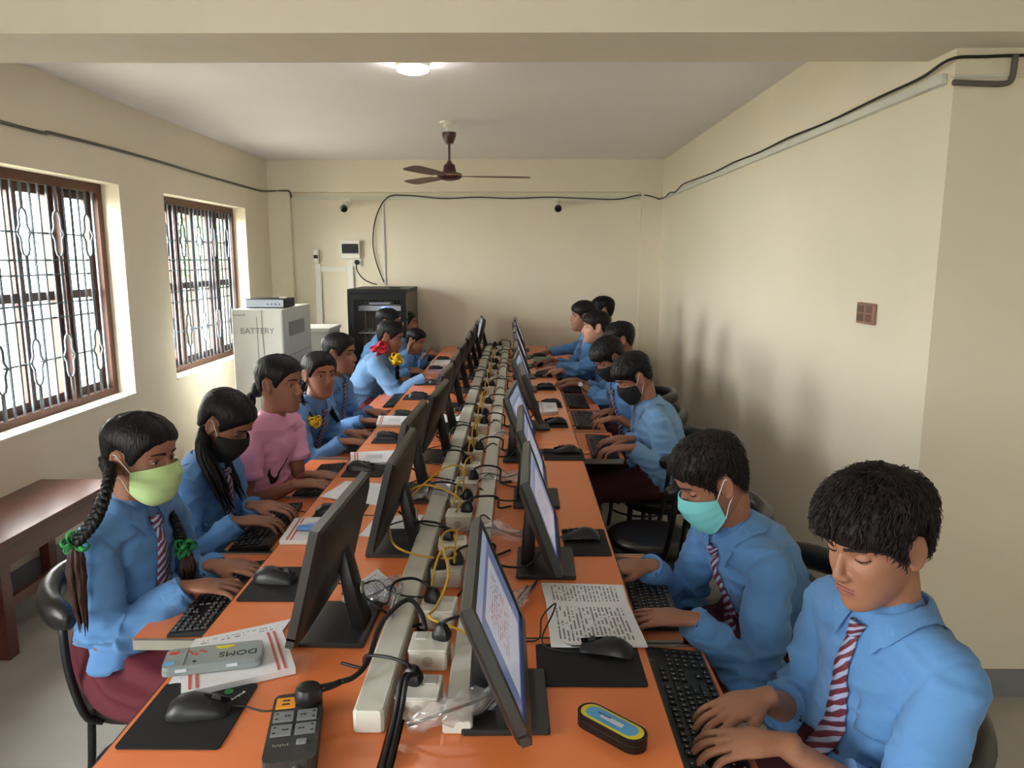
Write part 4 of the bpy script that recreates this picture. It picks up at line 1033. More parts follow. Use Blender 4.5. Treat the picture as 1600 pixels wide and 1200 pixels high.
# exercise books on the girls' side
def exbook(c4, label, z=ZT, stripes=True, th=.012, mt='paper'):
    cc = sum((V(x) for x in c4), V((0, 0))) / 4; t = thing('exercise_book', label, 'book', (cc.x, cc.y, z), 0, 'exercise books on the tables')
    L = [(x[0] - cc.x, x[1] - cc.y) for x in c4]
    MB().prism(L, .0005, th).build('pages', 'paper_stack', t); MB().prism([(x * 1.01, y * 1.01) for x, y in L], th, th + .0012).build('cover', mt, t)
    if stripes:
        for a in (.08, .14): MB().prism([tuple(on(L, a, .02)), tuple(on(L, a + .03, .02)), tuple(on(L, a + .03, .98)), tuple(on(L, a, .98))], th + .0012, th + .0018).build('cover_stripe', 'red_stripe', t)
        MB().prism([tuple(on(L, .35, .35)), tuple(on(L, .75, .35)), tuple(on(L, .75, .7)), tuple(on(L, .35, .7))], th + .0012, th + .0017).build('cover_picture', 'device_grey', t)
    return t
exbook(quad(((437, 851), (545, 851), (550, 812), (462, 815)), ZT), 'white exercise book under the blue pencil pouch')
pp = thing('pencil_pouch', 'flat blue pencil pouch lying on the white exercise book', 'pouch', tuple(pz(490, 826, ZT + .0145)), R(4))
pm = MB(); pm.loft([((-.05, 0, .006), .02, .003), ((-.02, 0, .008), .026, .008), ((.02, 0, .008), .026, .008), ((.05, 0, .006), .02, .003)], side=(0, 1, 0), m=12, n=10); pm.build('pouch_body', 'pen_blue_pale', pp, smooth=True)
MB().box((0, 0, .0165), (.09, .003, .002)).build('zip', 'clear_white', pp)
exbook(quad(((549, 729), (612, 726), (616, 708), (548, 711)), ZT), 'striped exercise book in front of the yellow ribbon girl')
exbook(quad(((588, 667), (636, 668), (640, 654), (592, 653)), ZT), 'striped exercise book in front of the girl with the long plait')
exbook(quad(((666, 583), (700, 584), (704, 574), (672, 574)), ZT), 'pale stacked exercise book near the red ribbon girl\'s hand', mt='book_pink')
exbook(quad(((672, 572), (702, 572), (706, 566), (676, 566)), ZT), 'thin exercise book behind the red ribbon girl\'s hand', th=.02)
exbook(quad(((845, 650), (872, 648), (868, 633), (842, 634)), ZT), 'white exercise book at the boy with the striped tie and black mask', th=.02)
exbook(quad(((833, 570), (862, 571), (862, 561), (834, 561)), ZT), 'green and white book at the pale-faced boy in profile', mt='book_green', stripes=False, th=.02)
# box leads near boy's pad: thin loop standing up
cord('signal_lead', [(.0, 1.60, ZT + .004), (.05, 1.60, ZT + .01), (.058, 1.625, ZT + .05), (.09, 1.66, ZT + .068), (.085, 1.64, ZT + .055), (.058, 1.60, ZT + .012), (.075, 1.565, ZT + .006), (.13, 1.55, ZT + .006), (.16, 1.555, ZT + .007)], .002, 'black_cable', 'thin black mouse lead standing up in a loop over the booklet', 50)

# ================================================================== chairs
def make_chair():
    """round padded seat, tube legs, padded hoop back that wraps round the sides; faces local +x"""
    t = thing('round_chair', 'x', 'chair', group='black hoop-backed chairs')
    MB().lathe((0, 0, 0), [(.05, .40), (.185, .402), (.198, .412), (.2, .43), (.19, .446), (.14, .452), (.002, .454)], 32).build('seat', 'vinyl_black', t, smooth=True, auto=60)
    MB().lathe((0, 0, 0), [(.17, .385), (.18, .385), (.18, .402), (.17, .402)], 32).build('seat_ring', 'chair_black', t, smooth=True, auto=40)
    for a in (45, 135, 225, 315):
        c, s = math.cos(R(a)), math.sin(R(a))
        MB().tube([(.16 * c, .16 * s, .40), (.175 * c, .175 * s, .2), (.20 * c, .20 * s, .008)], .011, m=8, n=8).build('leg', 'chair_black', t, smooth=True)
    MB().tube([(.18 * math.cos(a), .18 * math.sin(a), .16) for a in np.linspace(0, 2 * math.pi, 25)], .007, m=6).build('foot_ring', 'chair_black', t, smooth=True)
    for sg in (-1, 1):
        MB().tube([(-.02, sg * .185, .395), (-.045, sg * .215, .43), (-.07, sg * .228, .56), (-.085, sg * .218, .69)], .011, m=8, n=12).build('back_post', 'chair_black', t, smooth=True)
    MB().tube([(-.17, 0, .39), (-.23, 0, .45), (-.233, 0, .70)], .011, m=8, n=10).build('back_post', 'chair_black', t, smooth=True)
    pts = []; rs = []
    for k, a in enumerate(np.linspace(104, 256, 19)):
        pts.append((.235 * math.cos(R(a)) + .0, .235 * math.sin(R(a)), .70 + .03 * math.cos(R(a - 180)))); rs.append((.031 if 0 < k < 18 else .022))
    MB().loft([(p, r * 1.35, r) for p, r in zip(pts, rs)], side=(0, 0, 1), m=12).build('hoop_pad', 'vinyl_black', t, smooth=True)
    return t
chair0 = make_chair(); CH_USED = [False]
def place_chair(x, y, rz, label):
    if not CH_USED[0]: CH_USED[0] = True; chair0.location = (x, y, 0); chair0.rotation_euler = (0, 0, R(rz)); chair0['label'] = label; return chair0
    return dup(chair0, (x, y, 0), R(rz), label)

# ================================================================== people
# ---- head template: x = face, y = left, z = up, origin = middle of the head
HS = [(-.112, .060, .012, .016), (-.104, .076, -.008, .030), (-.088, .082, -.032, .043), (-.062, .083, -.058, .055), (-.036, .082, -.078, .0625), (-.01, .080, -.089, .067), (.01, .0785, -.095, .069),
      (.03, .081, -.098, .071), (.055, .079, -.098, .0725), (.08, .065, -.086, .064), (.098, .040, -.062, .046), (.108, .012, -.030, .022)]
def head_mb():
    m = MB(); k = 36; M = 40
    z = np.array([h[0] for h in HS]); Z = catmull([(h[0], h[1], h[2]) for h in HS], k); Wd = catmull([(h[3], 0, 0) for h in HS], k)[:, 0]
    vs = []; fs = []
    for i in range(k):
        zz, f, b = Z[i]; cx = (f + b) / 2; a = (f - b) / 2
        for j in range(M):
            t = 2 * math.pi * j / M; c, s = math.cos(t), math.sin(t); p = .88
            x = cx + a * math.copysign(abs(c) ** p, c); y = Wd[i] * math.copysign(abs(s) ** p, s)
            if x > 0:
                g = lambda y0, z0, sy, sz: math.exp(-((abs(y) - y0) / sy) ** 2 - ((zz - z0) / sz) ** 2)
                x += -.011 * g(.030, .008, .017, .012) + .004 * g(.042, -.022, .018, .018) + .004 * g(0, -.058, .024, .018) + .003 * g(.025, .030, .025, .009) + .005 * g(0, -.098, .018, .012) - .004 * g(0, -.076, .02, .007)
            vs.append((x, y, zz))
    for i in range(k - 1):
        for j in range(M): j2 = (j + 1) % M; fs.append((i * M + j, i * M + j2, (i + 1) * M + j2, (i + 1) * M + j))
    fs.append(tuple(range(M - 1, -1, -1))); fs.append(tuple(range((k - 1) * M, k * M)))
    m.add(vs, fs)
    return m
HEAD0 = head_mb(); HB = BVHTree.FromPolygons([Vector(v) for v in HEAD0.v], HEAD0.f)
def head_full():
    m = MB(); m.add(HEAD0.v, HEAD0.f)
    m.loft([((.070, 0, .018), .006, .006), ((.080, 0, .004), .0065, .008), ((.088, 0, -.012), .008, .009), ((.094, 0, -.024), .0105, .0095), ((.088, 0, -.034), .010, .007)], side=(0, 1, 0), m=12, n=12)
    for s in (-1, 1):
        m.ell((.086, s * .0115, -.029), (.0095, .0065, .0065), m=10, n=8)
        q = Matrix.Rotation(s * R(-20), 3, 'Z') @ Matrix.Rotation(R(-12), 3, 'Y')
        rim = [Vector((.0135 * math.cos(a) * (1 if a < 4 else .8) - .0, 0, .030 * math.sin(a))) for a in np.linspace(-.6, 4.6, 12)]
        c = Vector((-.012, s * .078, .0))
        m.tube([c + q @ v for v in rim], .0048, m=6, n=18)
        m.ell(c + q @ Vector((.002, -s * .002, .0)), (.012, .0035, .024), rot=q, m=10, n=8)
        m.ell(c + q @ Vector((.003, 0, -.026)), (.007, .005, .009), rot=q, m=8, n=6)
    return m
HEADF = head_full()
def hray(d):
    d = Vector(d).normalized(); h = HB.ray_cast(d * .4, -d)
    return h[0].length if h[0] else .08
def face_x(y, z):
    h = HB.ray_cast(Vector((.3, y, z)), Vector((-1, 0, 0))); return h[0].x if h[0] else .07
def lerpt(tab, x):
    for (a, u), (b, v) in zip(tab, tab[1:]):
        if x <= b: return u + (v - u) * (x - a) / (b - a)
    return tab[-1][1]
RHEAD = {}
def hair_mb(st):
    """closed shell around the skull; where no hair grows it dives below the skin"""
    rn = random.Random(st['seed']); M, N = 72, 44; vs = []; fs = []
    for i in range(1, N):
        el = R(90 - 180 * i / N)
        for j in range(M):
            az = -math.pi + 2 * math.pi * j / M
            d = Vector((math.cos(el) * math.cos(az), math.cos(el) * math.sin(az), math.sin(el)))
            key = (i, j)
            if key not in RHEAD: RHEAD[key] = hray(d)
            r = RHEAD[key]; ad = abs(math.degrees(az)); e = math.degrees(el)
            line = lerpt(st['line'], ad) + st['jag'] * noise.noise(Vector((az * 9, st['seed'], 0))) + st['jag'] * .6 * noise.noise(Vector((az * 22, st['seed'], 3)))
            t = (e - line) / st.get('soft', 7); t = max(0, min(1, t)); t = t * t * (3 - 2 * t)
            th = lerpt(st['thick'], e + (0 if ad > 60 else st.get('frontlift', 0)))
            th += st.get('lump', .002) * noise.noise(d * 9 + Vector((st['seed'], 0, 0))) + .0012 * math.sin(az * 40 + e * .1)
            if st.get('part') and e > 25: th -= .004 * math.exp(-(math.degrees(az) / 5) ** 2) * (1 if ad < 90 else 0)
            vs.append(d * (r + th * t - .006 * (1 - t)))
    vs += [Vector((0, 0, RHEAD.setdefault('t', hray((0, 0, 1))) + st['thick'][-1][1])), Vector((0, 0, -.05))]; Tt, B = len(vs) - 2, len(vs) - 1
    for i in range(N - 2):
        for j in range(M): j2 = (j + 1) % M; fs.append((i * M + j, (i + 1) * M + j, (i + 1) * M + j2, i * M + j2))
    for j in range(M): j2 = (j + 1) % M; fs.append((Tt, j, j2)); fs.append((B, (N - 2) * M + j2, (N - 2) * M + j))
    m = MB(); m.add(vs, fs)
    if st.get('clumps'):
        crown = Vector((-.45, .1, .9)).normalized()
        for _ in range(st['clumps']):
            d = Vector((rn.gauss(0, 1), rn.gauss(0, 1), rn.gauss(0, 1))).normalized()
            e = math.degrees(math.asin(d.z)); ad = abs(math.degrees(math.atan2(d.y, d.x)))
            line = lerpt(st['line'], ad)
            if e < line + (16 if ad < 75 else 8): continue
            fl = d - crown; fl = (fl - d * fl.dot(d))
            if fl.length < .05: continue
            fl.normalize(); fl = (fl + Vector((rn.gauss(0, .25), rn.gauss(0, .25), rn.gauss(0, .25)))); fl = (fl - d * fl.dot(d)).normalized()
            L = rn.uniform(.016, .034); sd = d.cross(fl).normalized(); w = rn.uniform(.0007, .0019); pts = []
            th = lerpt(st['thick'], e)
            for q in range(4):
                u = q / 3; dd = (d + fl * (L * u / .1)).normalized(); rr = hray(dd) + max(.004, th * .9) + st.get('lift', .004) * math.sin(u * 2.2) * rn.uniform(.5, 1.4) - (.004 if q == 3 else 0)
                pts.append(dd * rr)
            ws = [w, w * 1.1, w * .8, w * .1]; v2 = []
            for p, ww in zip(pts, ws): v2 += [p - sd * ww, p + p.normalized() * ww * .8, p + sd * ww]
            f2 = []
            for q in range(3):
                a = q * 3
                for x, y in ((0, 1), (1, 2), (2, 0)): f2.append((a + x, a + y, a + 3 + y, a + 3 + x))
            f2 += [(2, 1, 0), (9, 10, 11)]
            m.add(v2, f2)
    return m
BOY = dict(line=[(0, 26), (30, 22), (50, 18), (63, 10), (72, -10), (80, -13), (87, 20), (112, 21), (120, -10), (130, -26), (150, -40), (180, -44)], thick=[(-50, .003), (-20, .005), (10, .009), (40, .017), (90, .019)], jag=4, lump=.004)
GIRL = dict(soft=13, line=[(0, 33), (30, 29), (46, 20), (58, 8), (68, -8), (77, -12), (86, 16), (112, 18), (119, -14), (130, -28), (150, -42), (180, -46)], thick=[(-50, .006), (0, .008), (40, .011), (90, .013)], jag=1.5, lump=.0015, part=True)

def ik(S, W, l1, l2, pole):
    d = W - S; L = d.length
    if L > (l1 + l2) * .985: k = L / ((l1 + l2) * .985); l1 *= k; l2 *= k
    u = d.normalized(); a = (l1 * l1 - l2 * l2 + L * L) / (2 * L); h = math.sqrt(max(0, l1 * l1 - a * a))
    p = (pole - u * pole.dot(u)).normalized()
    return S + u * a + p * h
def hand(m, nails, W, d, up, med, sc, curl=1.0, spread=1.0):
    """palm and five fingers; d = pointing direction, up = back of the hand, med = towards the thumb"""
    d = d.normalized(); med = (med - d * med.dot(d)).normalized(); up = med.cross(d); up = up if up.z > -.2 else -up
    P = lambda a, b, c: W + (d * a + med * b + up * c) * sc
    m.loft([(P(-.02, 0, 0), .023 * sc, .017 * sc), (P(.012, .0, .002), .027 * sc, .016 * sc), (P(.045, -.001, .006), .038 * sc, .0145 * sc), (P(.078, -.001, .004), .038 * sc, .0105 * sc)], side=med, m=14, n=9)
    for off, ln, k0, sp in ((.0285, .95, .082, .16), (.0095, 1.06, .086, .05), (-.0098, 1.0, .083, -.06), (-.0280, .80, .074, -.20)):
        p = P(k0 - .012, off, .004); ang = R(-6); pts = [p]; r = [.0092, .0088, .0078, .0066, .0055]
        p = P(k0, off * 1.02, .003); pts.append(p); dirs = None
        for L, b in zip((.041, .026, .021), (16, 34, 30)):
            ang += R(b) * curl; dv = (d * math.cos(ang) - up * math.sin(ang) + med * sp * spread).normalized(); p = p + dv * (L * ln * sc); pts.append(p); dirs = (dv, ang)
        rr = [x * sc * (.9 if ln < .9 else 1) for x in (.0090, .0088, .0079, .0073, .0056)]
        m.loft([(q, x, x) for q, x in zip(pts, rr)], side=med, m=10, n=12)
        if nails is not None:
            dv, an = dirs; un = dv.cross(med).normalized(); un = un if un.dot(up) > 0 else -un
            q = Matrix((dv, med, un)).transposed(); nails.ell(pts[-1] - dv * .004 * sc + un * .0060 * sc, (.0062 * sc, .0048 * sc, .0018 * sc), rot=q, m=8, n=6)
    pts = [P(.012, .014, -.002), P(.034, .032, -.006), P(.058, .044, -.012), P(.080, .046, -.018)]
    m.loft([(q, x * sc, x * sc) for q, x in zip(pts, (.012, .0115, .0095, .0072))], side=up, m=10, n=10)
    if nails is not None:
        dv = (pts[-1] - pts[-2]).normalized(); un = (med * .5 + up * .8).normalized(); un = (un - dv * un.dot(dv)).normalized()
        nails.ell(pts[-1] - dv * .002 + un * .006 * sc, (.007 * sc, .0055 * sc, .002 * sc), rot=Matrix((dv, un.cross(dv), un)).transposed(), m=8, n=6)

def braid(m, pts, r0, n=60, turns=7):
    C = catmull(pts, n); k = len(C)
    for s in range(3):
        P = []; Q = []
        for i in range(k):
            t = i / (k - 1); tg = Vector(C[min(i + 1, k - 1)] - C[max(i - 1, 0)]).normalized(); sd = tg.cross(Vector((.3, 1, .1))).normalized(); nm = tg.cross(sd)
            ph = turns * 2 * math.pi * t + s * 2 * math.pi / 3; rr = r0 * (1 - .35 * t)
            P.append(Vector(C[i]) + sd * math.sin(ph) * rr * .9 + nm * math.sin(2 * ph) * rr * .45); Q.append(rr * .82)
        m.loft([(p, q, q) for p, q in zip(P, Q)], side=(0, 1, 0), m=8)
def tail(m, pts, r0, seed, n=34):
    rn = random.Random(seed); C = catmull(pts, 10)
    for _ in range(n):
        a = rn.random() * 6.28; q = math.sqrt(rn.random()); off = Vector((math.cos(a), math.sin(a), 0)) * q; ln = rn.uniform(.75, 1.08); P = []
        for i in range(10):
            t = i / 9; sw = math.sin(min(1, t * 1.6) * 2.2) * .75 + .3 * (1 - t)
            c = Vector(C[0]) + (Vector(C[i]) - Vector(C[0])) * ln
            P.append(c + off * r0 * sw + Vector((rn.gauss(0, .0012), rn.gauss(0, .0012), 0)))
        m.loft([(p, w, w) for p, w in zip(P, [r0 * .34] * 6 + [r0 * .28, r0 * .2, r0 * .12, r0 * .03])], side=(0, 1, 0), m=6)
def bow(m, c, r, seed, n=10):
    rn = random.Random(seed)
    for k in range(n):
        a = Vector((rn.gauss(0, 1), rn.gauss(0, 1), rn.gauss(0, .8))).normalized(); b = a.orthogonal().normalized()
        pts = [Vector(c) + a * r * (1 - math.cos(t)) * .75 + b * r * .55 * math.sin(t) for t in np.linspace(0, 2 * math.pi, 11)]
        m.loft([(p, r * .30, r * .11) for p in pts], side=a.cross(b), m=6)
    for k in range(2):
        a = Vector((rn.gauss(0, 1), rn.gauss(0, 1), -.6)).normalized()
        m.loft([(Vector(c), r * .18, r * .07), (Vector(c) + a * r * 1.5, r * .26, r * .06)], side=a.orthogonal(), m=6)

CHAIRS = []
def person(label, head, yaw, pitch=0, roll=0, hip=None, body_yaw=None, wl=None, wr=None, dl=None, dr=None, sex='boy', skin='skin_a', shirt='shirt_blue', sleeve=.97, mask=None, tie=True, st=None,
           hs=1.0, vox=.005, tie_sway=0, hair_extra=None, hairmat='hair_black', near=False, lid=.4, nb=None, bsc=1.0, chair=True, curl=1.0, flower=None, elbow_out=.35, legs=True, smile=False):
    """head: world centre of the head; wl / wr: world wrists; all joints are laid out in the world and then moved under an Empty on the floor below the hips"""
    head = Vector(head); by = R(body_yaw if body_yaw is not None else yaw); Fw = Vector((math.cos(by), math.sin(by), 0)); Lf = Vector((-Fw.y, Fw.x, 0)); UP = Vector((0, 0, 1))
    Rh = Matrix.Rotation(R(yaw), 3, 'Z') @ Matrix.Rotation(R(pitch), 3, 'Y') @ Matrix.Rotation(R(roll), 3, 'X')
    NB = Vector(nb) if nb else head - Fw * (.035 + .07 * math.sin(R(pitch))) - UP * (.132 * hs - .01 * math.sin(R(pitch)))
    hip = Vector(hip); org = Vector((hip.x, hip.y, 0))
    t = thing('person', label, 'person', tuple(org))
    loc = lambda m: setattr(m, 'v', [tuple(Vector(v) - org) for v in m.v]) or m
    ax = (NB - hip).normalized(); Fp = (Fw - ax * Fw.dot(ax)).normalized()
    Lt = (NB - hip).length
    sp = lambda s, back=0: hip + (NB - hip) * s - Fp * back * math.sin(math.pi * s)
    BK = .035
    k = bsc
    # --- body (one continuous surface): head, neck, torso, arms, hands, thighs
    body = MB(); nails = MB() if near else None
    hv = [head + Rh @ (Vector(v) * hs) for v in HEADF.v]; body.add(hv, HEADF.f)
    body.loft([(NB - ax * .05, .05 * k, .05 * k), (NB + UP * .0, .046 * k, .048 * k), (head + Rh @ (Vector((-.025, 0, -.06)) * hs), .047 * hs, .05 * hs), (head + Rh @ (Vector((-.02, 0, -.02)) * hs), .045 * hs, .045 * hs)], side=Lf, m=16, n=8)
    tors = [(.0, .09, .07), (.08, .09, .07), (.35, .08, .06), (.62, .09, .065), (.8, .10, .065), (.92, .08, .055)]
    body.loft([(sp(s, BK), a * k, b * k) for s, a, b in tors], side=Lf, m=20, n=12)
    S = {}; E = {}; Wp = {}
    for nm, sg in (('l', 1), ('r', -1)):
        S[nm] = NB - ax * .062 * k + Lf * sg * .145 * k - Fp * .005
        w_ = wl if nm == 'l' else wr
        Wp[nm] = Vector(w_)
        pole = (UP * -1 + Lf * sg * elbow_out - Fw * .35)
        E[nm] = ik(S[nm], Wp[nm], .265 * k, .225 * k, pole)
        dd = dl if nm == 'l' else dr
        dd = Vector(dd) if dd else (Fw * .97 - UP * .12 - Lf * sg * .22)
        body.loft([(S[nm], .034 * k, .034 * k), (S[nm].lerp(E[nm], .5), .036 * k, .036 * k), (E[nm], .032 * k, .032 * k), (E[nm].lerp(Wp[nm], .35), .034 * k, .033 * k), (E[nm].lerp(Wp[nm], .75), .027 * k, .024 * k), (Wp[nm], .0235 * k, .0175 * k)], side=Lf, m=14, n=20)
        hand(body, nails, Wp[nm], dd, UP, -Lf * sg, k * 1.0, curl)
    body.loft([(NB - ax * .06 * k + Lf * .13 * k, .032 * k, .032 * k), (NB - ax * .045 * k, .042 * k, .042 * k), (NB - ax * .06 * k - Lf * .13 * k, .032 * k, .032 * k)], side=Fw, m=12, n=8)
    KN = {}; AN = {}
    for nm, sg in (('l', 1), ('r', -1)):
        hj = hip + Lf * sg * .075 * k - UP * .02; KN[nm] = hj + Fw * .38 * k + Lf * sg * .03 + UP * (.50 - hj.z); AN[nm] = Vector((KN[nm].x - Fw.x * .06, KN[nm].y - Fw.y * .06, .09))
        body.loft([(hj, .05 * k, .05 * k), (hj.lerp(KN[nm], .6), .042 * k, .042 * k), (KN[nm], .038 * k, .038 * k), (KN[nm].lerp(AN[nm], .3), .042 * k, .042 * k), (AN[nm], .030 * k, .030 * k)], side=Lf, m=12, n=14)
        body.loft([(AN[nm] - Fw * .03 - UP * .05, .03, .03), (AN[nm] + Fw * .06 - UP * .055, .036, .026), (AN[nm] + Fw * .13 - UP * .065, .03, .017)], side=Lf, m=10, n=8)
    me = remesh(body, vox, 2 if vox < .0043 else 1, .5)
    me.transform(Matrix.Translation(-org)); bo = link('body', me, skin, t, smooth=True)
    if nails is not None: loc(nails).build('fingernails', 'nail', bo, smooth=True)
    # --- face details
    H = lambda p: head + Rh @ (Vector(p) * hs) - org
    def hm(mb): mb.v = [tuple(H(v)) for v in mb.v]; return mb
    ey = .030; ez = .008
    for s in (-1, 1):
        ex = face_x(s * ey, ez) - .0045
        e = MB().ell((ex, s * ey, ez), (.0118, .0125, .0115), m=14, n=10); eo = hm(e).build('eye', 'eye_white', bo, smooth=True)
        ga = R(-8 - 30 * lid); g = Vector((math.cos(ga), 0, math.sin(ga)))
        i_ = MB().ell(Vector((ex, s * ey, ez)) + g * .0085, (.0042, .0058, .0058), m=12, n=8); hm(i_).build('iris', 'iris', eo, smooth=True)
        for nm2, f0, f1 in (('eyelid', 100, 24 - 42 * lid), ('eyelid', -110, -26 - 4 * lid)):
            g_ = MB(); rows = []
            for a in np.linspace(f0, f1, 7):
                rows.append([Vector((ex + .0131 * math.cos(R(b)) * math.cos(R(a)), s * ey + .0150 * math.sin(R(b)), ez + .0131 * math.cos(R(b)) * math.sin(R(a)))) for b in np.linspace(-88, 88, 11)])
            g_.grid(rows, closed_back=lambda p: (Vector((ex, s * ey, ez)) - Vector(p)) * .06); hm(g_).build(nm2, skin, eo, smooth=True)
            if f0 > 0: l_ = MB().tube([p + Vector((.0006, 0, 0)) for p in rows[-1]], .0011, m=5); hm(l_).build('lashes', 'brow_black', eo, smooth=True)
        br = MB(); rows = []
        for q in range(9):
            u = q / 8; y = s * (.012 + .034 * u); z = .0275 + .005 * math.sin(u * 2.4) - .003 * u; w = .0030 * (1 - .6 * u) + .0008
            rows.append([Vector((face_x(y, z - w) + .0015, y, z - w)), Vector((face_x(y, z) + .0030, y, z)), Vector((face_x(y, z + w) + .0015, y, z + w))])
        br.grid(rows, closed_back=lambda p: Vector((-.003, 0, 0))); hm(br).build('eyebrow', 'brow_black', bo, smooth=True)
    if not mask:
        lp = MB()
        for z, h, w in ((-.0530, .0034, .0195), (-.0602, .0042, .0170)):
            secs = []
            for y in np.linspace(-w, w, 9): u = 1 - (y / w) ** 2; secs.append(((face_x(y, z) + .0005 + .0012 * u, y, z + (.004 * (y / w) ** 2 if smile else -.001 * (y / w) ** 2)), h * (.25 + .75 * u), .0035))
            lp.loft(secs, side=(0, 0, 1), m=8)
        hm(lp).build('lips', 'lip', bo, smooth=True)
        nz = MB()
        for s in (-1, 1): nz.ell((.0905, s * .006, -.0365), (.003, .0028, .0016), m=8, n=6)
        hm(nz).build('nostrils', 'brow_black', bo, smooth=True)
    # --- mask
    if mask:
        rows = []; back = []
        FX = [(-.122, .062), (-.105, .090), (-.08, .099), (-.05, .107), (-.026, .109), (-.008, .100), (.004, .092)]
        for i in range(17):
            v = i / 16; r_ = []
            for j in range(21):
                a = -72 + 144 * j / 20; ca = math.cos(R(a)); top = .002 - .022 * (1 - ca) / .69; bot = -.120 + .045 * (1 - ca) / .69
                z = bot + (top - bot) * v; fx = lerpt(FX, z); r = .066 + (fx - .066) * max(0, ca) ** 1.5
                h = HB.ray_cast(Vector((math.cos(R(a)), math.sin(R(a)), 0)) * .4 + Vector((0, 0, z)), -Vector((math.cos(R(a)), math.sin(R(a)), 0)))
                if h[0]: r = max(r, Vector((h[0].x, h[0].y, 0)).length + .004)
                if mask != 'mask_black': r += .004 * abs(((v * 4.0) % 1) - .5)
                r_.append(Vector((r * math.cos(R(a)), r * math.sin(R(a)), z)))
            rows.append(r_)
        mm = MB(); mm.grid(rows, closed_back=lambda p: Vector((-p.x, -p.y, 0)).normalized() * .0025)
        mk = hm(mm).build('face_mask', mask, t, smooth=True, auto=50)
        for s in (-1, 1):
            c0 = rows[-1][20 if s > 0 else 0]; c1 = rows[0][20 if s > 0 else 0]
            lo = MB().tube([c0, Vector((.0, s * .0785, .008)), Vector((-.016, s * .083, .024)), Vector((-.027, s * .082, .008)), Vector((-.022, s * .079, -.02)), Vector((.0, s * .072, -.045)), c1], .0013, m=5, n=24)
            hm(lo).build('ear_loop', 'mask_string' if mask != 'mask_black' else ('mask_string' if near else 'mask_black'), mk, smooth=True)
    # --- hair
    style = dict(BOY if sex == 'boy' else GIRL); style.update(st or {}); style.setdefault('seed', int(abs(head.x * 100 + head.y * 37)))
    hb = hair_mb(style); hb.v = [tuple(H(v)) for v in hb.v]; hb.build('hair', hairmat, t, smooth=True, fix=False)
    if hair_extra: hair_extra(t, H, org)
    # --- shirt: torso, shoulders and sleeves as one cloth surface
    sh = MB()
    ts = [(-.02, .150, .118), (.10, .152, .122), (.25, .146, .118), (.45, .140, .108), (.65, .150, .110), (.80, .150, .104), (.90, .105, .078), (.97, .064, .060)]
    sh.loft([(sp(s, BK), a * k, b * k) for s, a, b in ts], side=Lf, m=28, n=18)
    tb = BVHTree.FromPolygons([Vector(v) for v in sh.v], sh.f)
    sh.loft([(S['l'] + Lf * .005, .050 * k, .052 * k), (NB - ax * .045 * k + Lf * .06 * k, .056 * k, .062 * k), (NB - ax * .04 * k, .05 * k, .062 * k), (NB - ax * .045 * k - Lf * .06 * k, .056 * k, .062 * k), (S['r'] - Lf * .005, .050 * k, .052 * k)], side=ax, m=16, n=14)
    cuffs = {}
    for nm in 'lr':
        s_, e_, w_ = S[nm], E[nm], Wp[nm]
        if sleeve < 0:      # short sleeve
            f = -sleeve; sh.loft([(s_, .058 * k, .058 * k), (s_.lerp(e_, f * .5), .060 * k, .060 * k), (s_.lerp(e_, f), .062 * k, .064 * k)], side=Lf, m=18, n=10, round_=False)
        else:
            c_ = e_.lerp(w_, sleeve)
            sh.loft([(s_, .058 * k, .058 * k), (s_.lerp(e_, .5), .056 * k, .057 * k), (e_ + (e_ - s_).normalized() * .008, .052 * k, .054 * k), (e_.lerp(c_, .45), .050 * k, .050 * k), (e_.lerp(c_, .9), .043 * k, .042 * k), (c_, .040 * k, .039 * k)], side=Lf, m=18, n=26, round_=False)
            cl = min(.05, (c_ - e_).length * .4); u = (c_ - e_).normalized(); rr = (.0385 if sleeve > .8 else .045) * k
            cuffs[nm] = MB().loft([(c_ - u * cl, rr * 1.06, rr * 1.04), (c_ - u * cl * .9, rr * 1.1, rr * 1.08), (c_ + u * .002, rr * 1.06, rr * 1.03), (c_ + u * .003, rr * .9, rr * .88), (c_ - u * .02, rr * .8, rr * .78)], side=Lf, m=20, round_=False)
    sme = remesh(sh, .0065 if near else .010, 6 if near else 4, .5)
    n_ = len(sme.vertices); co = np.empty(n_ * 3, 'f'); sme.vertices.foreach_get('co', co); co = co.reshape(-1, 3); no = np.empty(n_ * 3, 'f'); sme.vertices.foreach_get('normal', no); no = no.reshape(-1, 3)
    for i in range(n_):       # folds: stronger round elbows and waist
        p = Vector(co[i]); de = min((p - E['l']).length, (p - E['r']).length); dw = abs((p - hip).dot(ax) - .07)
        ta = max(1, 1)
        amp = .0036 + .0095 * math.exp(-(de / .09) ** 2) + .0095 * math.exp(-(dw / .09) ** 2)
        q = Vector((p.dot(Lf) * 9, p.dot(Fw) * 9, p.z * 22)) + Vector((head.x * 7, head.y * 5, 0))
        n0 = noise.noise(q); n1 = noise.noise(q * 2.1 + Vector((5, 5, 5)))
        fold = amp * (1.6 * (1 - 2 * abs(n0) ** .7) + .7 * n1 - .5)
        for nm in 'lr':
            if (p - S[nm]).length < .11 and abs((p - S[nm]).dot(Lf)) < .06: tq = (p - S[nm]).dot((E[nm] - S[nm]).normalized() * .45 + Lf * (.9 if nm == 'l' else -.9)) - .004; fold -= .0042 * math.exp(-(tq / .0065) ** 2)
        co[i] += no[i] * fold
    sme.vertices.foreach_set('co', co.ravel()); sme.update()
    sb = bvh_of(sme)
    sme.transform(Matrix.Translation(-org)); so_ = link('shirt', sme, shirt, t, smooth=True)
    for cf in cuffs.values(): loc(cf).build('cuff', shirt, so_, smooth=True, auto=50)
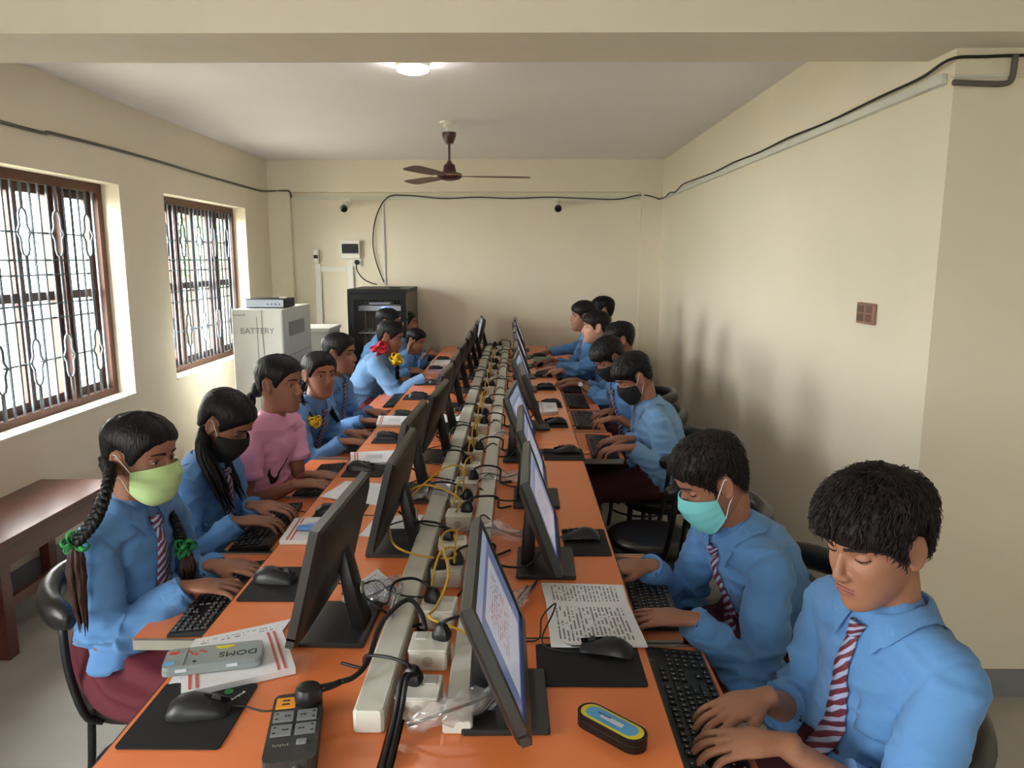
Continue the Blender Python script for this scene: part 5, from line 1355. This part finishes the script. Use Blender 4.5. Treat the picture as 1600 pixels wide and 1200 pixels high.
    def surf(s, lat, off=.004):
        """point on the shirt front at height s along the spine, lat sideways"""
        o_ = sp(s, BK) + Lf * lat + Fp * .4; h = tb.ray_cast(o_, -Fp); h2 = sb.ray_cast(o_, -Fp)
        if h[0] is not None and h2[0] is not None and abs((h2[0] - h[0]).dot(Fp)) < .02: h = h2
        if h[0] is None: return sp(s, BK) + Lf * lat + Fp * .11, Fp
        return h[0] + h[1] * off, h[1]
    if sleeve >= 0:
        # collar: stand band folded down into two points at the throat
        rows = []
        for i in range(33):
            a = R(22 + 316 * i / 32); front = math.cos(a)        # a=0 is the throat
            dr_ = Fp * math.cos(a) + Lf * math.sin(a); pt = max(0, front) ** 3
            r0 = .056 * k
            p_in = NB + dr_ * (r0 - .002) * 1.0 - ax * (.005 + .012 * max(0, front)); p_top = NB + dr_ * (r0 + .001) + ax * (.026 - .026 * max(0, front))
            p_fold = NB + dr_ * (r0 + .009) + ax * (.024 - .028 * max(0, front)); p_low = NB + dr_ * (r0 + .030 + .012 * pt) - ax * (.026 + .050 * pt)
            p_low += Lf * math.copysign(.014 * pt, math.sin(a))
            h_ = sb.find_nearest(p_low)
            if h_[0] is not None: p_low = h_[0] + h_[1] * .006
            rows.append([p_in, p_top, p_fold, p_low])
        cm = MB(); cm.grid(rows, closed_back=lambda p: (Vector(p) - NB).normalized() * -.0025); loc(cm).build('collar', shirt, so_, smooth=True, auto=60)
        # front placket, buttons and breast pocket
        if near:
            rows = [[surf(s, x, .0022)[0] for x in (-.013, -.005, .005, .013)] for s in np.linspace(.93, .08, 22)]
            pm_ = MB(); pm_.grid(rows, closed_back=lambda p: Fp * -.003); loc(pm_).build('placket', shirt, so_, smooth=True)
            for s in (.62, .45, .28, .14):
                p, n2 = surf(s, .0, .0045); q = n2.to_track_quat('Z', 'Y').to_matrix(); bt = MB().lathe((0, 0, 0), [(.0055, 0), (.0055, .002), (.003, .0025)], 12); bt.v = [tuple(q @ Vector(v) + p - org) for v in bt.v]; bt.build('button', 'button', so_, smooth=True, auto=40)
            rows = [[surf(s, x, .0012)[0] for x in np.linspace(.045, .115, 7)] for s in np.linspace(.63, .44, 8)]
            pk = MB(); pk.grid(rows, closed_back=lambda p: Fp * -.004); loc(pk).build('pocket', shirt, so_, smooth=True)
        if tie:
            rows = []; kn = MB()
            p0 = NB + Fp * .074 * k - ax * .028
            for i in range(26):
                u = i / 25; s = .89 - .76 * u; w = .012 + .016 * min(1, u * 1.5); lat = tie_sway * u * u
                c, n2 = surf(s, lat, .010)
                if u > .93: w *= (1 - (u - .93) / .07) * .85 + .15
                ln_ = surf(s, lat - w, .007)[0]; rn_ = surf(s, lat + w, .007)[0]
                ln_ = c - Lf * w + Fp * max(-.006, min(.004, (ln_ - c).dot(Fp))); rn_ = c + Lf * w + Fp * max(-.006, min(.004, (rn_ - c).dot(Fp)))
                rows.append([ln_, c + Fp * .001, rn_])
            tm = MB(); tm.grid(rows, closed_back=lambda p: Fp * -.003); to = loc(tm).build('tie', 'tie_stripes', t, smooth=True)
            kr = []
            for i in range(7):
                u = i / 6; c = p0.lerp(rows[1][1] + Fp * .004, u); w = .019 - .007 * u
                kr.append([c - Lf * w - Fp * .004, c - Lf * w * .5 + Fp * .006, c + Lf * w * .5 + Fp * .006, c + Lf * w - Fp * .004])
            km = MB(); km.grid(kr, closed_back=lambda p: Fp * -.010); km.uv = {i: (a, b * .14) for i, (a, b) in km.uv.items()}; loc(km).build('tie_knot', 'tie_stripes', to, smooth=True)
    # --- legs
    if sex == 'girl':
        sk = MB()
        kc = (KN['l'] + KN['r']) / 2; ac = (AN['l'] + AN['r']) / 2
        def pleat(u, a): return 1 + (.035 + .03 * u) * math.sin(a * 13 + 1.5 * math.sin(u * 6)) * min(1, u * 3 + .1)
        sk.loft([(hip + ax * .10, .138 * k, .115 * k), (hip + ax * .02 - Fw * .01, .185 * k, .150 * k), (hip + Fw * .07 - UP * .035, .235 * k, .135 * k), (hip.lerp(kc, .6) - UP * .03, .235 * k, .115 * k), (kc + Fw * .02 - UP * .01, .215 * k, .095 * k), (kc + Fw * .055 - UP * .10, .20 * k, .09 * k), (kc.lerp(ac, .6) + Fw * .02, .21 * k, .095 * k)], side=Lf, m=64, n=30, mod=pleat, round_=False)
        loc(sk).build('skirt', 'maroon_cloth', t, smooth=True)
    else:
        tr = MB(); tr.loft([(hip - ax * .03, .15 * k, .12 * k), (hip + ax * .08, .145 * k, .113 * k)], side=Lf, m=16, n=6)
        for nm, sg in (('l', 1), ('r', -1)):
            hj = hip + Lf * sg * .075 * k - UP * .015
            tr.loft([(hj, .088 * k, .09 * k), (hj.lerp(KN[nm], .6), .078 * k, .078 * k), (KN[nm], .066 * k, .066 * k), (KN[nm].lerp(AN[nm], .5), .06 * k, .06 * k), (AN[nm] - UP * .02, .058 * k, .058 * k)], side=Lf, m=14, n=16)
        tme = remesh(tr, .015, 3); tme.transform(Matrix.Translation(-org)); link('trousers', tme, 'trousers_cloth', t, smooth=True)
    for nm in 'lr':
        b = MB(); a = AN[nm]; b.loft([(Vector((a.x, a.y, .045)) - Fw * .045, .034, .034), (Vector((a.x, a.y, .048)) + Fw * .04, .040, .040), (Vector((a.x, a.y, .036)) + Fw * .12, .040, .028), (Vector((a.x, a.y, .028)) + Fw * .17, .030, .02)], side=Lf, m=12, n=10); loc(b).build('shoe', 'shoe_black', t, smooth=True)
    CHAIRS.append((hip.x + Fw.x * (.02 if sex == 'girl' else 0), hip.y - Fw.y * .02, math.degrees(by), label))
    return t, dict(sb=sb, org=org, surf=surf, NB=NB, Fp=Fp, Lf=Lf, ax=ax, Wp=Wp, E=E, S=S, H=H, head=head, Rh=Rh, hs=hs)

# ================================================================== the cast
ZW = .742       # height of a typing wrist above the tray
def yl(x, y, z=ZW): return (x, y, z)
# ---- boys' side (they face -X)
SEAT = .545
P_R0, I0 = person('boy in blue shirt with thick dark fringe and striped tie, no mask', py(1366, 846, 1.36), 204, pitch=17, hip=(.705, 1.41, SEAT), body_yaw=196, hs=1.06,
    wl=pz(1222, 1163, .745), wr=pz(1190, 1092, .745), dl=(-1, .10, -.10), dr=(-.93, -.38, -.12), skin='skin_c', sleeve=.50, near=True, vox=.0038, lid=.8, tie_sway=.01, bsc=1.08,
    st=dict(line=[(0, 22), (30, 18), (50, 13), (64, 6), (73, -10), (80, -12), (86, 24), (111, 25), (119, -6), (130, -20), (150, -34), (180, -40)], thick=[(-50, .004), (-20, .008), (10, .015), (35, .024), (60, .027), (90, .025)], jag=5, lump=.005, clumps=3800, lift=.006), hairmat='hair_brown')
P_R1, I1 = person('boy in blue shirt and striped tie wearing a teal surgical mask', py(1112, 752, 1.98), 186, pitch=28, hip=(.74, 2.03, SEAT), body_yaw=192, hs=1.05, bsc=1.07,
    wl=pz(1078, 968, .75), wr=pz(1012, 884, .75), dl=(-.96, .22, -.08), dr=(-1, -.05, -.10), skin='skin_b', mask='mask_teal', near=True, vox=.0038, lid=.9, tie_sway=.02,
    st=dict(line=[(0, 32), (30, 28), (50, 20), (63, 10), (72, -8), (80, -12), (87, 20), (112, 21), (120, -10), (130, -26), (150, -40), (180, -44)], thick=[(-50, .002), (-20, .003), (10, .005), (35, .012), (55, .020), (90, .022)], clumps=2600, lift=.005, jag=3), hairmat='hair_brown')
P_R4, I4 = person('boy in pale blue shirt and black mask looking down at his keyboard', py(990, 590, 3.66), 190, pitch=32, hip=(.735, 3.72, SEAT), body_yaw=186, hs=1.0, bsc=1.06,
    wl=pz(988, 700, .75), wr=pz(983, 686, .75), dl=(-1, .05, -.1), dr=(-1, .15, -.1), skin='skin_b', shirt='shirt_light', mask='mask_black', tie=False, near=True, vox=.0052, lid=1.0, st=dict(clumps=500))
P_R5, I5 = person('boy with striped tie and black mask bending over his keyboard', py(952, 560, 4.25), 198, pitch=38, hip=(.74, 4.33, SEAT), body_yaw=196, hs=1.0, bsc=1.05,
    wl=(.575, 4.13, .745), wr=(.575, 4.36, .745), skin='skin_b', mask='mask_black', vox=.0055, lid=1.0, sleeve=.45, st=dict(clumps=400))
P_R6, I6 = person('boy wearing a wristwatch, his face hidden behind another boy', py(968, 532, 4.95), 182, pitch=12, hip=(.82, 4.98, SEAT), body_yaw=180, hs=1.0,
    wl=pz(905, 600, .80), wr=(.40, 5.16, .80), skin='skin_a', vox=.007, sleeve=.55, tie=False, st=dict(clumps=250))
P_R7, I7 = person('pale-faced boy in profile looking straight at his monitor', py(930, 512, 5.5), 184, pitch=2, hip=(.72, 5.55, SEAT), body_yaw=184, hs=1.02,
    wl=pz(868, 575, .80), wr=(.33, 5.62, .80), skin='skin_e', vox=.007, sleeve=.8, lid=.3, st=dict(clumps=250))
P_R8, I8 = person('boy in profile sitting behind the pale-faced boy', py(911, 495, 6.0), 178, pitch=0, hip=(.68, 6.03, SEAT), body_yaw=180, hs=1.04,
    wl=(.33, 5.93, .80), wr=(.28, 6.12, .81), skin='skin_a', vox=.007, sleeve=.7, lid=.3, st=dict(clumps=250))
P_R9, I9 = person('boy at the far end with only his dark hair visible', py(941, 486, 6.65), 180, pitch=6, hip=(.90, 6.65, SEAT + .02), body_yaw=180, hs=1.04,
    wl=(.46, 6.5, .75), wr=(.3, 6.75, .80), skin='skin_a', vox=.0075, st=dict(clumps=250))

# ---- girls' side (they face +X)
def two_braids(col, path_r, path_l=None, tailr=None, taill=None, r0=.014, turns=7, bowr=.026, seed=1, one=False, bn=11):
    def f(t, H, org):
        for path, tl, s in ((path_r, tailr, 1), (path_l, taill, 2)):
            if not path: continue
            m = MB(); pts = [Vector(p) - org for p in path]; braid(m, pts, r0, 56, turns)
            b = m.build('braid', 'hair_black', t, smooth=True)
            if tl: m = MB(); tail(m, [Vector(p) - org for p in tl], r0 * 1.25, seed + s); m.build('braid_end', 'hair_tail', b, smooth=True)
            if col and not (one and s == 2): m = MB(); bow(m, pts[-1], bowr, seed + s, bn); m.build('hair_ribbon', col, b, smooth=True)
    return f
hL1 = py(222, 714, 2.0)
P_L1, J1 = person('girl with long plaits and green ribbons wearing a pale green mask', hL1, -14, pitch=8, hip=(-1.09, 2.02, SEAT), body_yaw=-10, hs=1.03, bsc=1.05, sex='girl',
    wl=pz(335, 884, .745), wr=pz(292, 918, .745), dl=(1, .04, -.10), dr=(.97, .24, -.10), skin='skin_a', mask='mask_green', near=True, vox=.0042, lid=.25, tie_sway=-.01, st=dict(thick=[(-50, .008), (0, .010), (40, .012), (90, .014)]),
    hair_extra=two_braids('ribbon_green', [hL1 + V((-.085, -.03, .0)), py(172, 738, 1.90), py(163, 775, 1.81), py(146, 815, 1.765), py(118, 850, 1.765)],
        [hL1 + V((-.06, .07, -.06)), hL1 + V((-.02, .11, -.15)), hL1 + V((.045, .075, -.235)), hL1 + V((.075, .05, -.285))],
        [py(118, 850, 1.765), py(120, 890, 1.76), py(124, 935, 1.76), py(132, 985, 1.765)],
        [hL1 + V((.075, .05, -.285)), hL1 + V((.09, .03, -.34)), hL1 + V((.09, .02, -.42))], r0=.0155, turns=6, bowr=.023, seed=4))
hL2 = py(352, 662, 2.60)
def loose2(t, H, org):
    m = MB()
    for k, (dx, dy, n_) in enumerate(((-.055, -.055, 30), (-.02, -.085, 14), (-.07, .03, 18))):
        tail(m, [hL2 + V((-.05, dy * .8, .0)) - org, hL2 + V((-.04 + dx * .3, dy * 1.15, -.08)) - org, hL2 + V((.0 + dx * .2, dy * 1.3, -.19)) - org, hL2 + V((.03, dy * 1.25, -.28)) - org], .024, 9 + k, n_)
    m.build('loose_hair', 'hair_black', t, smooth=True)
P_L2, J2 = person('girl with loose dark hair and a black mask typing on her keyboard', hL2, -8, pitch=34, hip=(-1.13, 2.60, SEAT), body_yaw=-6, hs=1.02, bsc=1.03, sex='girl',
    wl=pz(398, 790, .745), wr=pz(372, 815, .745), dl=(1, .05, -.1), dr=(.95, .25, -.1), skin='skin_a', mask='mask_black', near=True, vox=.0046, lid=1.0, hair_extra=loose2, tie_sway=.0)
hL3 = py(438, 600, 3.07)
def pony3(t, H, org):
    m = MB(); m.ell(H((-.105, 0, -.035)), (.028, .03, .034), m=14, n=10)
    tail(m, [H((-.11, 0, -.035)), H((-.135, 0, -.07)), H((-.13, 0, -.13))], .016, 5, 22); m.build('ponytail', 'hair_black', t, smooth=True)
P_L3, J3 = person('girl in a pink T-shirt with her hair tied back', hL3, -16, pitch=4, hip=(-1.10, 3.08, SEAT), body_yaw=-16, hs=1.03, bsc=1.03, sex='girl',
    wl=pz(488, 742, .745), wr=pz(466, 756, .745), dl=(1, .05, -.1), dr=(.95, .22, -.1), skin='skin_a', shirt='pink_cotton', sleeve=-.62, tie=False, near=True, vox=.0049, lid=.5, hair_extra=pony3, st=dict(part=False))
# printed swoosh on the T-shirt front
def swoosh():
    out = []
    up_ = [(-.062, .020), (-.050, -.010), (-.036, -.024), (-.018, -.026), (.0, -.018), (.03, .0), (.062, .022)]
    lo_ = [(-.062, .020), (-.066, -.012), (-.058, -.036), (-.036, -.044), (-.012, -.036), (.025, -.012), (.062, .022)]
    rows = []
    for (a, b), (c, d) in zip(catmull([(x, y, 0) for x, y in lo_], 16)[:, :2], catmull([(x, y, 0) for x, y in up_], 16)[:, :2]):
        r = []
        for q in (0, .5, 1):
            x = a + (c - a) * q; y = b + (d - b) * q
            r.append(J3['surf'](.55 + (y + x * .28) / .36, -.025 + x * .8, .0022)[0])
        rows.append(r)
    m = MB(); m.grid(rows, closed_back=lambda p: J3['Fp'] * -.003); m.v = [tuple(Vector(v) - J3['org']) for v in m.v]
    sh_ = [c for c in P_L3.children if c.name.startswith('shirt')][0]
    m.build('printed_logo', 'logo_black', sh_, smooth=True)
swoosh()
hL4 = py(500, 586, 3.76)
P_L4, J4 = person('girl with centre-parted hair and a yellow ribbon flower on her plait', hL4, -48, pitch=2, hip=(-1.14, 3.78, SEAT), body_yaw=-14, hs=1.0, sex='girl',
    wl=pz(548, 676, .75), wr=pz(536, 690, .75), dl=(1, 0, -.1), dr=(.97, .15, -.1), skin='skin_b', vox=.0052, lid=.1,
    hair_extra=two_braids('ribbon_yellow', [hL4 + V((-.08, -.03, -.03)), hL4 + V((-.088, -.06, -.09)), hL4 + V((-.06, -.10, -.15)), py(492, 658, 3.63)], [hL4 + V((-.05, .07, -.05)), hL4 + V((.0, .10, -.16)), hL4 + V((.06, .09, -.26))], None, None, r0=.012, turns=4, bowr=.024, seed=8, one=True, bn=16))
hL5 = py(531, 553, 4.33)
P_L5, J5 = person('girl in profile with one long plait down her back', hL5, -8, pitch=4, hip=(-1.13, 4.36, SEAT), body_yaw=-10, hs=1.03, sex='girl',
    wl=pz(578, 643, .75), wr=pz(568, 658, .75), dl=(1, 0, -.1), dr=(.97, .15, -.1), skin='skin_b', vox=.0055, lid=.35,
    hair_extra=two_braids(None, [hL5 + V((-.085, -.02, -.03)), hL5 + V((-.13, -.05, -.10)), hL5 + V((-.19, -.06, -.18)), hL5 + V((-.215, -.05, -.27))], None, None, None, r0=.013, turns=6, seed=3))
hL7 = py(610, 527, 5.42)
def ribbons7(t, H, org):
    m = MB(); pts = [hL7 + V((-.05, -.06, -.03)) - org, hL7 + V((-.07, -.09, -.07)) - org, hL7 + V((-.06, -.095, -.11)) - org]; braid(m, pts, .014, 30, 3)
    b = m.build('braid', 'hair_black', t, smooth=True)
    m = MB(); bow(m, hL7 + V((-.065, -.115, -.065)) - org, .042, 12, 12); m.build('hair_ribbon', 'ribbon_red', b, smooth=True)
    m = MB(); pts = [hL7 + V((-.03, .06, -.05)) - org, hL7 + V((.02, .05, -.12)) - org, hL7 + V((.045, -.02, -.16)) - org, hL7 + V((.05, -.03, -.3)) - org]; braid(m, pts, .014, 30, 4)
    b = m.build('braid', 'hair_black', t, smooth=True)
    m = MB(); bow(m, hL7 + V((.05, -.06, -.155)) - org, .036, 15, 10); m.build('hair_ribbon', 'ribbon_yellow', b, smooth=True)
P_L7, J7 = person('girl with a red ribbon reaching for her mouse', hL7, -6, pitch=16, hip=(-1.17, 5.40, SEAT), body_yaw=-4, hs=1.02, sex='girl',
    wl=(-.86, 5.5, .75), wr=pz(664, 590, .80), dr=(1, .0, -.12), skin='skin_a', shirt='shirt_light', vox=.0062, lid=.7, hair_extra=ribbons7, tie=False)
hL8 = py(607, 505, 5.92)
P_L8, J8 = person('girl half hidden behind the girl with the red ribbon', hL8, -4, pitch=10, hip=(-1.18, 5.92, SEAT), body_yaw=0, hs=1.0, sex='girl', wl=(-.86, 6.0, .75), wr=(-.86, 5.86, .75), skin='skin_b', vox=.007)
hL9 = py(637, 506, 6.98)
P_L9, J9 = person('smiling girl in profile near the server rack', hL9, -6, pitch=-2, hip=(-1.16, 6.98, SEAT), body_yaw=0, hs=1.0, sex='girl', wl=(-.84, 7.08, .76), wr=(-.84, 6.9, .76), skin='skin_b', vox=.007, smile=True, st=dict(part=False))
hL10 = py(650, 533, 6.40)
P_L10, J10 = person('girl leaning forward with both hands raised before her face', hL10, -25, pitch=18, hip=(-1.06, 6.46, SEAT - .06), body_yaw=-20, hs=.92, sex='girl', bsc=.84,
    wl=pz(658, 562, .86) if False else py(661, 560, 6.30), wr=py(640, 556, 6.24), dl=(.55, -.1, .75), dr=(.2, -.05, .95), skin='skin_c', vox=.007, tie=False, curl=.5)

# ---- wrist watch
w0 = I6['Wp']['l']; u = (I6['Wp']['l'] - I6['E']['l']).normalized()
wt = thing('wrist_watch', 'white-faced watch on the wrist of the boy hidden behind another', 'watch', tuple(w0 - u * .02))
q = u.to_track_quat('Z', 'Y').to_matrix(); b = MB().lathe((0, 0, 0), [(.026, -.008), (.028, -.008), (.028, .008), (.026, .008)], 20); b.v = [tuple(q @ Vector(v)) for v in b.v]; b.build('strap', 'black_plastic', wt, smooth=True, auto=40)
c = Vector((-.2, -.95, .35)).normalized(); c = (c - u * c.dot(u)).normalized(); q2 = c.to_track_quat('Z', 'Y').to_matrix(); b = MB().lathe((0, 0, 0), [(.015, 0), (.016, .004), (.014, .006), (.002, .0065)], 20); b.v = [tuple(q2 @ Vector(v) + c * .025) for v in b.v]; b.build('dial', 'watch_white', wt, smooth=True, auto=40)

# ---- chairs under everyone and the vacant ones
CHAIRS[0] = (CHAIRS[0][0] - .03,) + CHAIRS[0][1:]
WHO = [DR[0], DR[1], DR[4], DR[5], DR[6], DR[7], DR[8], DR[9], DL[1], DL[2], DL[3], DL[4], DL[5], DL[7], DL[8], DL[10], DL[9]]
for who, (x, y, rz, _) in zip(WHO, CHAIRS): place_chair(x, y, rz, 'black hoop-backed chair under ' + who)
place_chair(.585, 3.12, 172, 'vacant black hoop-backed chair with round seat beside the orange table edge')
place_chair(.66, 2.62, 195, 'vacant black hoop-backed chair behind the boy in the teal mask')
